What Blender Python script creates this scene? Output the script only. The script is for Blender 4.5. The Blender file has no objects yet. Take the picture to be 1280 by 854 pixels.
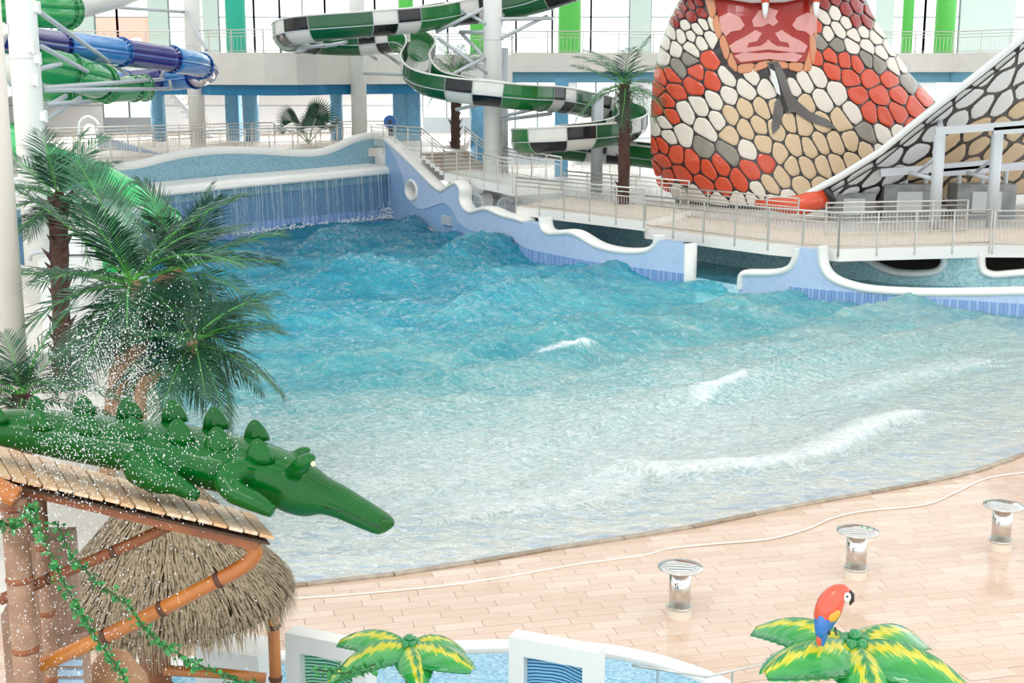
import bpy, bmesh, math, random
import numpy as np
from mathutils import Vector, Matrix, geometry
random.seed(7); rng = np.random.default_rng(7)
R = math.radians
scene = bpy.context.scene
COL = scene.collection

# ------------------------------------------------------------------ camera, sky, exposure
F, PITCH, EYE = 1650.0, R(11.5), 6.8
cam = bpy.data.cameras.new('camera'); cam.sensor_width = 36; cam.lens = 36*F/1280
cam.clip_start = .1; cam.clip_end = 500
co = bpy.data.objects.new('camera', cam); COL.objects.link(co)
co.location = (0, 0, EYE); co.rotation_euler = (R(90)-PITCH, 0, 0)
scene.camera = co
world = bpy.data.worlds.new('overcast'); scene.world = world; world.use_nodes = True
bg = world.node_tree.nodes['Background']
bg.inputs[0].default_value = (.95, .98, 1, 1); bg.inputs[1].default_value = 1.5
sun = bpy.data.lights.new('soft_daylight', 'SUN'); sun.energy = .8; sun.angle = R(25); sun.color = (1, .97, .93)
so = bpy.data.objects.new('soft_daylight', sun); COL.objects.link(so); so.rotation_euler = (R(38), R(-22), 0)
vs = scene.view_settings
vs.view_transform = 'Standard'; vs.look = 'None'; vs.gamma = 1; vs.use_curve_mapping = False
vs.exposure = 0.3

def ray(x, y):
    dx = (x-640)/F; dy = (427-y)/F
    return dx, math.cos(PITCH)+dy*math.sin(PITCH), -math.sin(PITCH)+dy*math.cos(PITCH)
def atz(x, y, z):
    d = ray(x, y); t = (z-EYE)/d[2]; return Vector((d[0]*t, d[1]*t, z))
def aty(x, y, Y):
    d = ray(x, y); t = Y/d[1]; return Vector((d[0]*t, Y, EYE+d[2]*t))

# ------------------------------------------------------------------ materials
def lin(h):
    if not isinstance(h, str): return tuple(h)[:3]
    h = h.lstrip('#'); c = [int(h[i:i+2], 16)/255 for i in (0, 2, 4)]
    return tuple(v/12.92 if v <= .04045 else ((v+.055)/1.055)**2.4 for v in c)
MATS = {}
def mat(name, col, rough=.5, metal=0, var=None, vscale=5, vdetail=3, bump=0, bscale=30, kind='noise', coat=0, stretch=None, alpha=None, trans=0):
    if name in MATS: return MATS[name]
    m = bpy.data.materials.new(name); m.use_nodes = True; MATS[name] = m
    nt = m.node_tree; N = nt.nodes; L = nt.links; b = N['Principled BSDF']
    b.inputs['Base Color'].default_value = (*lin(col), 1); b.inputs['Roughness'].default_value = rough
    b.inputs['Metallic'].default_value = metal
    if coat: b.inputs['Coat Weight'].default_value = coat; b.inputs['Coat Roughness'].default_value = .06
    if alpha is not None: b.inputs['Alpha'].default_value = alpha
    if trans: b.inputs['Transmission Weight'].default_value = trans
    if var or bump:
        tc = N.new('ShaderNodeTexCoord'); mp = N.new('ShaderNodeMapping'); L.new(tc.outputs['Object'], mp.inputs[0])
        if stretch: mp.inputs['Scale'].default_value = stretch
    if var:
        if kind == 'noise':
            t = N.new('ShaderNodeTexNoise'); t.inputs['Scale'].default_value = vscale; t.inputs['Detail'].default_value = vdetail; out = t.outputs['Fac']
        else:
            t = N.new('ShaderNodeTexVoronoi'); t.inputs['Scale'].default_value = vscale
            sx = N.new('ShaderNodeSeparateColor'); L.new(t.outputs['Color'], sx.inputs[0]); out = sx.outputs[0]
        L.new(mp.outputs[0], t.inputs['Vector'])
        cr = N.new('ShaderNodeValToRGB'); cols = [col]+list(var) if not isinstance(var, str) else [col, var]
        lo, hi = (.32, .68) if kind == 'noise' else (0, 1)
        while len(cr.color_ramp.elements) < len(cols): cr.color_ramp.elements.new(.5)
        for i, c in enumerate(cols):
            e = cr.color_ramp.elements[i]; e.position = lo+(hi-lo)*i/(len(cols)-1); e.color = (*lin(c), 1)
        L.new(out, cr.inputs[0]); L.new(cr.outputs[0], b.inputs['Base Color'])
    if bump:
        t = N.new('ShaderNodeTexNoise'); t.inputs['Scale'].default_value = bscale; t.inputs['Detail'].default_value = 4
        L.new(mp.outputs[0], t.inputs['Vector'])
        bp = N.new('ShaderNodeBump'); bp.inputs['Strength'].default_value = bump; bp.inputs['Distance'].default_value = .02
        L.new(t.outputs['Fac'], bp.inputs['Height']); L.new(bp.outputs[0], b.inputs['Normal'])
    return m

white = mat('white_paint', '#eeeeea', .45)
offwhite = mat('offwhite_plaster', '#e6e2da', .7, var='#dedad2', vscale=1.5)
coping = mat('cream_coping', '#f1eee8', .35)
steel = mat('stainless_steel', '#cfccc4', .28, .85)
greysteel = mat('grey_painted_steel', '#c3c8cc', .4, .1)
darkm = mat('dark_frame', '#7c888c', .5)
black = mat('black_plastic', '#17181a', .3, coat=.4)
mosaic = mat('blue_mosaic', '#7ba6b8', .35, var=['#8ab2c2', '#9dbfca', '#6c9ab0'], vscale=22, kind='cell')
mosaic_teal = mat('teal_mosaic', '#9cc9ce', .35, var=['#b2d8da', '#c9e6e6', '#8cbcc4'], vscale=14, kind='cell')
tile_mid = mat('mid_blue_tile', '#8fb2d8', .3, var=['#97b8dc', '#89acd3'], vscale=9, kind='cell')
tile_light = mat('light_blue_tile', '#b9cde9', .3, var=['#bdd0eb', '#b4c9e6'], vscale=6, kind='cell')
tile_deep = mat('deep_blue_tile', '#6c93b4', .3, var=['#799dbb', '#6088ab'], vscale=16, kind='cell')
tile_navy = mat('navy_tile', '#86a5d8', .25)
tile_sky = mat('sky_tile', '#9cb8e2', .25)
col_blue = mat('mosaic_column_blue', '#5f9fc4', .35, var=['#78b2d2', '#4f90ba'], vscale=25, kind='cell')
band_blue = mat('band_blue', '#1479a8', .5)
band_pale = mat('band_pale_blue', '#6ba4bb', .5)
col_teal = mat('column_teal', '#27b39a', .45)
col_green = mat('column_green', '#63cf5c', .45)
pale_green = mat('pale_green_panel', '#d3e2dc', .5)
glass = bpy.data.materials.new('window_glass'); glass.use_nodes = True
_n = glass.node_tree.nodes; _n.clear(); _o = _n.new('ShaderNodeOutputMaterial'); _t = _n.new('ShaderNodeBsdfTransparent'); _g = _n.new('ShaderNodeBsdfGlossy'); _g.inputs['Roughness'].default_value = .02
_m = _n.new('ShaderNodeMixShader'); _m.inputs[0].default_value = .06; _t.inputs[0].default_value = (.97, .99, .985, 1)
glass.node_tree.links.new(_t.outputs[0], _m.inputs[1]); glass.node_tree.links.new(_g.outputs[0], _m.inputs[2]); glass.node_tree.links.new(_m.outputs[0], _o.inputs[0])

# ------------------------------------------------------------------ mesh helpers
class MB:
    def __init__(s): s.v = []; s.f = []; s.mi = []; s.cur = 0
    def add(s, vs_, fs_):
        o = len(s.v); s.v.extend([tuple(p) for p in vs_])
        for f in fs_: s.f.append(tuple(i+o for i in f)); s.mi.append(s.cur)
        return s
    def box(s, c, size, rz=0, mtx=None):
        hx, hy, hz = [k/2 for k in size]
        P = [Vector((x, y, z)) for x in (-hx, hx) for y in (-hy, hy) for z in (-hz, hz)]
        M = (mtx if mtx else Matrix.Rotation(rz, 3, 'Z'))
        return s.add([M @ p+Vector(c) for p in P], [(0, 1, 3, 2), (4, 6, 7, 5), (0, 4, 5, 1), (2, 3, 7, 6), (0, 2, 6, 4), (1, 5, 7, 3)])
    def bar(s, a, b, w, h=None, up=Vector((0, 0, 1))):
        h = h or w; prof = [(-w/2, -h/2), (w/2, -h/2), (w/2, h/2), (-w/2, h/2)]
        return s.sweep([a, b], prof, up=up)
    def tube(s, pts, r, n=8, caps=True):
        rs = r if isinstance(r, (list, tuple, np.ndarray)) else [r]*len(pts)
        prof = [(math.cos(2*math.pi*i/n), math.sin(2*math.pi*i/n)) for i in range(n)]
        return s.sweep(pts, prof, scale=rs, transport=True, caps=caps)
    def sweep(s, pts, prof, up=Vector((0, 0, 1)), closed=True, caps=True, scale=None, transport=False, loop=False):
        pts = [Vector(p) for p in pts]; n = len(pts); m = len(prof); V = []; prev = None
        for i, p in enumerate(pts):
            if loop: t = pts[(i+1) % n]-pts[i-1]
            else: t = pts[min(i+1, n-1)]-pts[max(i-1, 0)]
            t = t.normalized() if t.length > 1e-9 else Vector((0, 0, 1))
            if transport and prev is not None:
                sd = prev-t*prev.dot(t)
                if sd.length < 1e-6: sd = t.cross(Vector((0, 0, 1)))
            else:
                u = up
                if abs(t.dot(u)) > .98: u = Vector((0, 1, 0)) if abs(t.y) < .9 else Vector((1, 0, 0))
                sd = t.cross(u)
            sd.normalize(); uu = sd.cross(t); prev = sd
            k = scale[i] if scale is not None else 1
            for a, b in prof: V.append(p+sd*(a*k)+uu*(b*k))
        fs_ = []
        for i in range(n if loop else n-1):
            j = (i+1) % n
            for q in range(m if closed else m-1):
                r = (q+1) % m; fs_.append((i*m+q, i*m+r, j*m+r, j*m+q))
        if caps and closed and not loop: fs_.append(tuple(range(m-1, -1, -1))); fs_.append(tuple((n-1)*m+q for q in range(m)))
        return s.add(V, fs_)
    def lathe(s, prof, c=(0, 0, 0), n=24, mtx=None):
        V = []; M = mtx or Matrix.Identity(3)
        for r, z in prof:
            for i in range(n):
                a = 2*math.pi*i/n; V.append(M @ Vector((r*math.cos(a), r*math.sin(a), z))+Vector(c))
        fs_ = [(i*n+j, i*n+(j+1) % n, (i+1)*n+(j+1) % n, (i+1)*n+j) for i in range(len(prof)-1) for j in range(n)]
        fs_.append(tuple(range(n-1, -1, -1))); fs_.append(tuple((len(prof)-1)*n+j for j in range(n)))
        return s.add(V, fs_)
    def prism(s, poly, z0, z1):
        n = len(poly); V = [(x, y, z0) for x, y in poly]+[(x, y, z1) for x, y in poly]
        fs_ = [(i, (i+1) % n, n+(i+1) % n, n+i) for i in range(n)]
        tri = geometry.tessellate_polygon([[Vector((x, y, 0)) for x, y in poly]])
        return s.add(V, fs_+[tuple(t[::-1]) for t in tri]+[tuple(n+i for i in t) for t in tri])
    def build(s, name, m, parent=None, smooth=False, label=None, cat=None, group=None, kind=None, flip=True):
        me = bpy.data.meshes.new(name); V = np.array(s.v, dtype=float).reshape(-1, 3)
        if parent is None: off = np.array([(V[:, 0].min()+V[:, 0].max())/2, (V[:, 1].min()+V[:, 1].max())/2, V[:, 2].min()])
        else: off = np.array(parent.get('_o', (0, 0, 0)))
        me.from_pydata((V-off).tolist(), [], s.f)
        for k in (m if isinstance(m, (list, tuple)) else [m]): me.materials.append(k)
        if any(s.mi): me.polygons.foreach_set('material_index', s.mi)
        bm = bmesh.new(); bm.from_mesh(me)
        if flip: bmesh.ops.recalc_face_normals(bm, faces=bm.faces)
        bm.to_mesh(me); bm.free()
        if smooth: me.polygons.foreach_set('use_smooth', [True]*len(me.polygons))
        o = bpy.data.objects.new(name, me); COL.objects.link(o)
        if parent is None: o.location = off
        else: o.parent = parent
        tag(o, label, cat, group, kind)
        if parent is not None and parent.type == 'MESH':
            o.matrix_parent_inverse = Matrix.Identity(4)
        if parent is None: o['_o'] = list(off)
        else: o['_o'] = list(off)
        return o
def tag(o, label=None, cat=None, group=None, kind=None):
    if label: o['label'] = label
    if cat: o['category'] = cat
    if group: o['group'] = group
    if kind: o['kind'] = kind
    return o
def thing(name, label, cat, loc=(0, 0, 0), group=None):
    o = bpy.data.objects.new(name, None); COL.objects.link(o); o.location = loc; o['_o'] = list(loc); o.empty_display_size = .2
    return tag(o, label, cat, group)
def copy_tree(o, parent=None):
    c = o.copy(); COL.objects.link(c)
    if parent is not None: c.parent = parent
    for ch in list(o.children): copy_tree(ch, c)
    return c
def inst(src, parent, mtx, name=None):      # a copied part sharing mesh data, placed by matrix in its parent's space
    c = src.copy() if not isinstance(src, bpy.types.Mesh) else bpy.data.objects.new(name, src)
    COL.objects.link(c); c.parent = parent; c.matrix_local = mtx
    c.matrix_parent_inverse = Matrix.Identity(4); c.matrix_basis = mtx
    return c
def catmull(P, k=8, closed=False):
    P = [Vector(p) for p in P]; n = len(P); out = []
    rngi = range(n) if closed else range(n-1)
    for i in rngi:
        if closed: a, b, c, d = P[i-1], P[i], P[(i+1) % n], P[(i+2) % n]
        else: a, b, c, d = P[max(i-1, 0)], P[i], P[i+1], P[min(i+2, n-1)]
        for j in range(k):
            t = j/k
            out.append(.5*((2*b)+(c-a)*t+(2*a-5*b+4*c-d)*t*t+(3*b-a-3*c+d)*t**3))
    if not closed: out.append(P[-1])
    return out
def resample(P, step):
    P = [Vector(p) for p in P]; out = [P[0]]; acc = 0
    for a, b in zip(P, P[1:]):
        L = (b-a).length; t = step-acc
        while t < L: out.append(a+(b-a)*(t/L)); t += step
        acc = (acc+L) % step if L else acc
    if (out[-1]-P[-1]).length > step*.3: out.append(P[-1])
    else: out[-1] = P[-1]
    return out
def V2(p): return Vector((p[0], p[1]))
def struct(mb, name, m, parent=None, label=None, smooth=False): return mb.build(name, m, parent, smooth, label, None, None, 'structure' if parent is None else None)

# ================================================================== THE POOL
# plan of the pool: the side wall runs from the far corner towards the camera on the right
SIDE = [Vector(p) for p in ((-5.9, 62.6), (-2.75, 56.4), (1.74, 47.6), (5.72, 43.2), (8.9, 40.3), (11.7, 38.7), (14.8, 37.3), (19.5, 35.6), (26, 33.6))]
SIDE = [Vector((p.x, p.y)) for p in catmull([Vector((p.x, p.y, 0)) for p in SIDE], 6)]
ENDW = [Vector((-5.9, 62.6)), Vector((-13.1, 54.6)), Vector((-19, 48.2))]
BEACH = [atz(x, y, 0) for x, y in ((270, 743), (345, 735), (520, 715), (700, 685), (850, 662), (1000, 632), (1190, 597), (1280, 568), (1400, 522), (1500, 484), (1600, 452))]
BEACH = catmull(BEACH, 8)
LEFTB = [Vector((-19, 48.2)), Vector((-12.6, 40)), Vector((-8.6, 31)), Vector((-5.8, 22)), V2(BEACH[0])]

class Wall:
    def __init__(s, path):
        s.p = path; s.s = [0]
        for a, b in zip(path, path[1:]): s.s.append(s.s[-1]+(b-a).length)
    def hit(s, x, y):            # sight line through a picture point met with the vertical wall -> (distance along it, height)
        d = ray(x, y); best = None
        for i, (a, b) in enumerate(zip(s.p, s.p[1:])):
            e = b-a; det = d[0]*(-e.y)+e.x*d[1]
            if abs(det) < 1e-9: continue
            t = (a.x*(-e.y)+e.x*a.y)/det; u = (d[0]*a.y-d[1]*a.x)/det
            lo = -.0001 if i else -3; hi = 1.0001 if i < len(s.p)-2 else 4
            if t > 0 and lo <= u <= hi: best = (s.s[i]+u*e.length, EYE+d[2]*t); break
        return best
    def at(s, q, z=0, off=0):
        i = 0
        while i < len(s.p)-2 and q > s.s[i+1]: i += 1
        a, b = s.p[i], s.p[i+1]; e = (b-a).normalized(); n = Vector((e.y, -e.x)); r = a+e*(q-s.s[i])+n*off
        return Vector((r.x, r.y, z))
def wall_sheet(W, outline, holes, off0, off1, step=.4):
    """solid slab whose outline is given as (along, height), bent along the wall's plan"""
    polys = [[Vector((a, b, 0)) for a, b in outline]]+[[Vector((a, b, 0)) for a, b in h] for h in holes]
    flat = [p for q in polys for p in q]; tri = geometry.tessellate_polygon(polys)
    bm = bmesh.new(); vv = [bm.verts.new(p) for p in flat]
    for t in tri:
        try: bm.faces.new([vv[i] for i in t])
        except ValueError: pass
    smin, smax = min(p.x for p in flat), max(p.x for p in flat); k = smin+step
    while k < smax:
        bmesh.ops.bisect_plane(bm, geom=bm.verts[:]+bm.edges[:]+bm.faces[:], plane_co=(k, 0, 0), plane_no=(1, 0, 0)); k += step
    bm.verts.index_update(); mb = MB(); n = len(bm.verts)
    A = [W.at(v.co.x, v.co.y, off1) for v in bm.verts]; B = [W.at(v.co.x, v.co.y, off0) for v in bm.verts]
    fs_ = []
    for f in bm.faces:
        ids = [v.index for v in f.verts]; fs_.append(tuple(ids)); fs_.append(tuple(i+n for i in ids[::-1]))
    for e in bm.edges:
        if len(e.link_faces) == 1: a, b = [v.index for v in e.verts]; fs_.append((a, b, b+n, a+n))
    mb.add(A+B, fs_); bm.free(); return mb

# ---- beach floor of long narrow tiles
def below_beach(x, y):
    best = 1e9
    for a, b in zip(BEACH, BEACH[1:]):
        if min(a.x, b.x) <= x <= max(a.x, b.x)+1e-6: return y < a.y+(b.y-a.y)*(x-a.x)/(b.x-a.x+1e-9)
    return y < BEACH[0].y if x < BEACH[0].x else y < BEACH[-1].y
mb = MB(); mb.prism([(-14, 2), (28, 2), (28, BEACH[-1].y)]+[(p.x, p.y) for p in BEACH[::-1]]+[(-9, BEACH[0].y-.2), (-14, 20)], -.5, -.005)
floor = struct(mb, 'floor', mat('tile_joint', '#cdb19b', .5), label='beige tiled beach deck beside the wave pool')
tmats = [mat('beach_tile_'+n, c, .13, var=v, vscale=3, stretch=(1, 5, 1), coat=.3) for n, c, v in (
    ('sand', '#d8bda8', '#d2b49c'), ('pale', '#dcc4b1', '#d6b9a3'), ('rose', '#d5b8a3', '#dabfab'), ('cream', '#dfc9b8', '#d9bea9'), ('tan', '#d2b49d', '#d8bda8'))]
TW, TH, ta = .62, .2, R(14); ca, sa = math.cos(ta), math.sin(ta)
def tile_mb():
    m_ = MB(); w, h, b = TW/2-.0022, TH/2-.0022, .002
    m_.add([(-w, -h, -.006), (w, -h, -.006), (w, h, -.006), (-w, h, -.006), (-w+b, -h+b, 0), (w-b, -h+b, 0), (w-b, h-b, 0), (-w+b, h-b, 0)],
           [(4, 5, 6, 7), (0, 1, 5, 4), (1, 2, 6, 5), (2, 3, 7, 6), (3, 0, 4, 7)]); return m_
tmesh = []
for m_ in tmats:
    o = tile_mb().build('tile', m_, flip=False); o.data.name = 'tile'; tmesh.append(o.data); bpy.data.objects.remove(o)
spots = []
for j in range(-60, 170):
    for i in range(-40, 40):
        u = (i+(.5 if j % 2 else 0)+.13*((j*7) % 3))*TW; v = j*TH+2
        x, y = u*ca-v*sa, u*sa+v*ca
        if 4 < y < 32 and -9 < x < 19 and below_beach(x, y+.1) and below_beach(x-.35, y+.05): spots.append((x, y))
def proj(p):
    a = p[2]-EYE; d = p[1]*math.cos(PITCH)-a*math.sin(PITCH); u = p[1]*math.sin(PITCH)+a*math.cos(PITCH)
    return 640+F*p[0]/d, 427-F*u/d
vis = []
for x, y in spots:
    px, py = proj((x, y, 0))
    if 350 < px < 1290 and py < 850: vis.append((x, y))
vis.sort(key=lambda p: p[1]); near = set(vis[:300]); fo = Vector(floor['_o'])
rest = [MB() for _ in tmats]
for k, (x, y) in enumerate(spots):
    c = random.randrange(5); dz = random.uniform(-.0006, .0006)
    if (x, y) in near: inst(tmesh[c], floor, Matrix.Translation(Vector((x, y, dz))-fo) @ Matrix.Rotation(ta, 4, 'Z'), 'tile')
    else:
        t = tile_mb(); rest[c].add([(a*ca-b*sa+x, a*sa+b*ca+y, z+dz) for a, b, z in t.v], t.f)
mb = MB()
for c, r_ in enumerate(rest): mb.cur = c; mb.add(r_.v, r_.f)
mb.build('tile_field', tmats, floor, kind='stuff', flip=False)

# ---- pool basin
def shore(x, y):       # rough distance from the beach line
    return np.min(np.stack([np.hypot(x-p.x, y-p.y) for p in BEACH[::3]]), axis=0)
def inside(poly, x, y):
    r_ = np.zeros(x.shape, bool); n = len(poly)
    for i in range(n):
        a, b = poly[i], poly[(i+1) % n]
        c = ((a[1] > y) != (b[1] > y)) & (x < (b[0]-a[0])*(y-a[1])/(b[1]-a[1]+1e-12)+a[0]); r_ ^= c
    return r_
POOL = [(p.x, p.y) for p in SIDE]+[(26.5, BEACH[-1].y)]+[(p.x, p.y) for p in BEACH[::-1]]+[(p.x, p.y) for p in LEFTB[::-1]]
gx, gy = np.meshgrid(np.linspace(-20, 30, 60), np.linspace(16, 64, 70)); ds = shore(gx, gy)
gz = -.03-np.minimum(ds*.045, 1.9)
gz[gy < 18] -= 0
mb = MB(); n_ = 60; ok = inside([(a*1.06, (b-40)*1.08+40) for a, b in POOL], gx, gy)
mb.add(np.stack([gx, gy, gz], -1).reshape(-1, 3).tolist(), [(r_*n_+c, r_*n_+c+1, r_*n_+c+1+n_, r_*n_+c+n_) for r_ in range(69) for c in range(59) if ok[r_, c]])
struct(mb, 'floor_pool', mat('pool_mosaic', '#f4f1e6', .4, var=['#f6f4ea', '#eef0ea', '#c4d8ee', '#f4f1e8'], vscale=3.4, kind='cell', stretch=(1, 2.6, 1)), label='pale mosaic basin of the wave pool', smooth=True)

# ---- water with swell, chop, foam and painted window sheen
def rows():
    y = 16.0; out = []
    while y < 64: out.append(y); y += .028*(y/16)**1.75
    return np.array(out)
ys = rows(); ncol = 520
tt = np.linspace(-.36, .6, ncol)
X = np.outer(ys, tt)*1.0; Yg = np.repeat(ys[:, None], ncol, 1)
ax = np.array([-.29, .957])                          # pool axis, from the beach to the wave wall
along = X*ax[0]+Yg*ax[1]; across = X*ax[1]-Yg*ax[0]
D = shore(X, Yg)
def chop(n, l0, l1, spread, seed):
    g = np.random.default_rng(seed); h = np.zeros_like(X)
    for _ in range(n):
        lam = math.exp(g.uniform(math.log(l0), math.log(l1))); a = math.atan2(ax[1], ax[0])+g.normal(0, spread); k = 2*math.pi/lam
        w = np.sin(k*(X*math.cos(a)+Yg*math.sin(a))+g.uniform(0, 7)); h += (1-2*np.sqrt(np.abs(w)*.5+.001))*lam
    return h/(n*.5*(l0+l1))
bend = .9*np.sin(across*.21+.6)+.5*np.sin(across*.47+2)
ph = 2*math.pi*(along+bend)/5.3
sw = np.exp(1.3*(np.sin(ph+.8)-1))
fade = np.clip((D-1.0)/12, 0, 1)
deep = np.clip((D-4)/22, 0, 1)
patch = .55+.45*np.sin(X*.33+Yg*.11+1.2)*np.sin(Yg*.24-X*.15)
H = sw*(.15+.45*deep)*fade*(.5+.5*patch)+chop(26, .9, 3.4, .75, 3)*.8*(.12+.88*fade)+chop(34, .3, 1.0, 1.0, 5)*.2*(.25+.75*fade)
H = H-.1*fade-.01
# breaking crests near the beach: lines given by points on the water
foam_sheen = np.zeros_like(X)
def crest(pts, w, hgt, amt, tail=2.0):
    global H, foam_sheen
    P = catmull([atz(a, b, .05) for a, b in pts], 10); best = np.full(X.shape, 9.); sgn = np.zeros_like(X)
    for i, (a, b) in enumerate(zip(P, P[1:])):
        e = b-a; L2 = e.x**2+e.y**2
        t = np.clip(((X-a.x)*e.x+(Yg-a.y)*e.y)/L2, 0, 1); dx = X-(a.x+t*e.x); dy = Yg-(a.y+t*e.y); d = np.hypot(dx, dy)
        up = d < best; best = np.where(up, d, best); sgn = np.where(up, np.sign(-dx*e.y+dy*e.x), sgn)
    jag = .35*chop(14, .25, 1.2, 1.5, len(pts)+int(w*100))
    back = np.where(sgn > 0, best/(w*tail), best/(w*.55))
    H += hgt*np.exp(-(back**2))*(1+1.2*jag)
    foam_sheen = np.maximum(foam_sheen, amt*np.exp(-np.maximum(back*.9+jag*1.5, 0)**2))
crest([(822, 592), (900, 588), (985, 580), (1050, 560), (1105, 532), (1142, 522)], .3, .22, .74, 2.6)
crest([(640, 640), (720, 628), (780, 612), (800, 590)], .4, .1, .6, 5)
crest([(430, 600), (520, 612), (600, 600), (660, 570)], .5, .1, .55, 5)
crest([(760, 528), (800, 508), (850, 497), (915, 488), (960, 470)], .35, .25, .2, 3)
crest([(880, 497), (905, 488), (930, 478)], .22, .1, .85, 2)
crest([(690, 440), (712, 438), (733, 436)], .2, .12, .9, 2)
crest([(1070, 490), (1095, 482), (1140, 470), (1230, 452)], .3, .15, .5, 3)
crest([(350, 690), (500, 690), (640, 672)], .5, .02, .35, 4)
crest([(640, 560), (660, 565), (690, 556)], .25, .08, .5, 3)
for pts, w, hgt in (([(1150, 380), (1110, 388), (1040, 404), (960, 428), (880, 440), (800, 452)], .8, .3), ([(985, 366), (950, 374), (880, 392), (790, 408), (700, 424)], .8, .34), ([(800, 330), (775, 338), (720, 352), (640, 376), (560, 398)], .9, .6),
                    ([(645, 300), (628, 306), (580, 320), (520, 338), (440, 350)], .9, .6), ([(540, 278), (520, 284), (470, 294), (400, 306)], .9, .6), ([(700, 412), (620, 428), (520, 440), (430, 452)], .8, .4), ([(560, 470), (640, 462), (720, 448)], .6, .3), ([(1230, 402), (1180, 415), (1080, 438), (980, 462)], .6, .3)):
    crest(pts, w, hgt, .16, 1.5)
white_streaks = np.clip(chop(40, .5, 4, 1.6, 11)*1.1+.0, 0, 1)
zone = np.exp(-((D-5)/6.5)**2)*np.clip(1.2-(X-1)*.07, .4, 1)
mid = np.exp(-((D-19)/9)**2)*np.exp(-((X+1)/6.5)**2)  # white sheen standing in for window reflections, painted over mid-pool
foam_sheen = np.clip(np.maximum(foam_sheen, np.maximum(zone*(.5+.9*white_streaks), mid*(.2+1.1*white_streaks))), 0, 1)
edge = np.clip(1-D/.5, 0, 1); H = H*(1-edge*.8)+.015*edge
ok = inside([(a*1.012+(.1 if a > 0 else -.1), b) for a, b in POOL], X, Yg) & (D > .02)
okf = ok[:-1, :-1] & ok[1:, :-1] & ok[:-1, 1:] & ok[1:, 1:]
nr = len(ys); idx = np.arange(nr*ncol).reshape(nr, ncol)
qs = np.stack([idx[:-1, :-1], idx[:-1, 1:], idx[1:, 1:], idx[1:, :-1]], -1)[okf]
used = np.unique(qs); remap = np.full(nr*ncol, -1); remap[used] = np.arange(len(used)); qs = remap[qs]
vv = np.stack([X, Yg, H], -1).reshape(-1, 3)[used]; off = np.array([0, 35, 0.])
me = bpy.data.meshes.new('pool_water'); me.vertices.add(len(vv)); me.vertices.foreach_set('co', (vv-off).ravel())
me.loops.add(qs.size); me.loops.foreach_set('vertex_index', qs.ravel()); me.polygons.add(len(qs))
me.polygons.foreach_set('loop_start', np.arange(0, qs.size, 4)); me.polygons.foreach_set('use_smooth', np.ones(len(qs), bool)); me.update(); me.validate()
for nm, arr in (('foam_sheen', foam_sheen), ('depth', np.clip(D/34, 0, 1))):
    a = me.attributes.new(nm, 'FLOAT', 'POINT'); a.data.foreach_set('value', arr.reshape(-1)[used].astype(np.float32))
wm = bpy.data.materials.new('pool_water'); wm.use_nodes = True; nt = wm.node_tree; N = nt.nodes; L = nt.links; N.clear()
def node(t, **k):
    n = N.new(t)
    for a, b in k.items(): setattr(n, a, b)
    return n
out = node('ShaderNodeOutputMaterial'); ad = node('ShaderNodeAttribute', attribute_name='depth'); af = node('ShaderNodeAttribute', attribute_name='foam_sheen')
geo = node('ShaderNodeNewGeometry'); mp = node('ShaderNodeMapping'); L.new(geo.outputs['Position'], mp.inputs[0]); mp.inputs['Rotation'].default_value = (0, 0, R(17)); mp.inputs['Scale'].default_value = (1, 2.0, 1)
n1 = node('ShaderNodeTexNoise'); n1.inputs['Scale'].default_value = 2.6; n1.inputs['Detail'].default_value = 7; n1.inputs['Roughness'].default_value = .62; n1.inputs['Distortion'].default_value = .6; L.new(mp.outputs[0], n1.inputs['Vector'])
n2 = node('ShaderNodeTexNoise'); n2.inputs['Scale'].default_value = .32; n2.inputs['Detail'].default_value = 4; L.new(mp.outputs[0], n2.inputs['Vector'])
n3 = node('ShaderNodeTexNoise'); n3.inputs['Scale'].default_value = 5.5; n3.inputs['Detail'].default_value = 8; n3.inputs['Roughness'].default_value = .7; n3.inputs['Distortion'].default_value = 1.5; L.new(mp.outputs[0], n3.inputs['Vector'])
bp = node('ShaderNodeBump'); bp.inputs['Strength'].default_value = .8; bp.inputs['Distance'].default_value = .16; L.new(n1.outputs['Fac'], bp.inputs['Height'])
def ramp(stops):
    r_ = node('ShaderNodeValToRGB'); els = r_.color_ramp.elements
    while len(els) < len(stops): els.new(.5)
    for i, (p_, c) in enumerate(stops): els[i].position = p_
    for i, (p_, c) in enumerate(stops): els[i].color = (*lin(c), 1)
    return r_
bs_ = node('ShaderNodeMapRange'); L.new(ad.outputs['Fac'], bs_.inputs[0]); bs_.inputs[1].default_value = .02; bs_.inputs[2].default_value = .45; bs_.inputs[3].default_value = .18; bs_.inputs[4].default_value = .8; L.new(bs_.outputs[0], bp.inputs['Strength'])
cr = ramp(((0, '#e6f0ea'), (.14, '#b9e2df'), (.34, '#69c6ce'), (.6, '#2ba3bb'), (1, '#12728f')))
ct = ramp(((0, '#ffffff'), (.25, '#dff3f0'), (.6, '#6fc3cc'), (1, '#2a8da8')))
ma = node('ShaderNodeMath', operation='MULTIPLY_ADD'); L.new(n2.outputs['Fac'], ma.inputs[0]); ma.inputs[1].default_value = .7; ma.inputs[2].default_value = -.35
mb_ = node('ShaderNodeMath', operation='MULTIPLY_ADD'); L.new(n1.outputs['Fac'], mb_.inputs[0]); mb_.inputs[1].default_value = .55; mb_.inputs[2].default_value = -.27
mc_ = node('ShaderNodeMath', operation='ADD'); L.new(ma.outputs[0], mc_.inputs[0]); L.new(mb_.outputs[0], mc_.inputs[1])
mw_ = node('ShaderNodeMath', operation='MULTIPLY'); mw_.use_clamp = False
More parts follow.
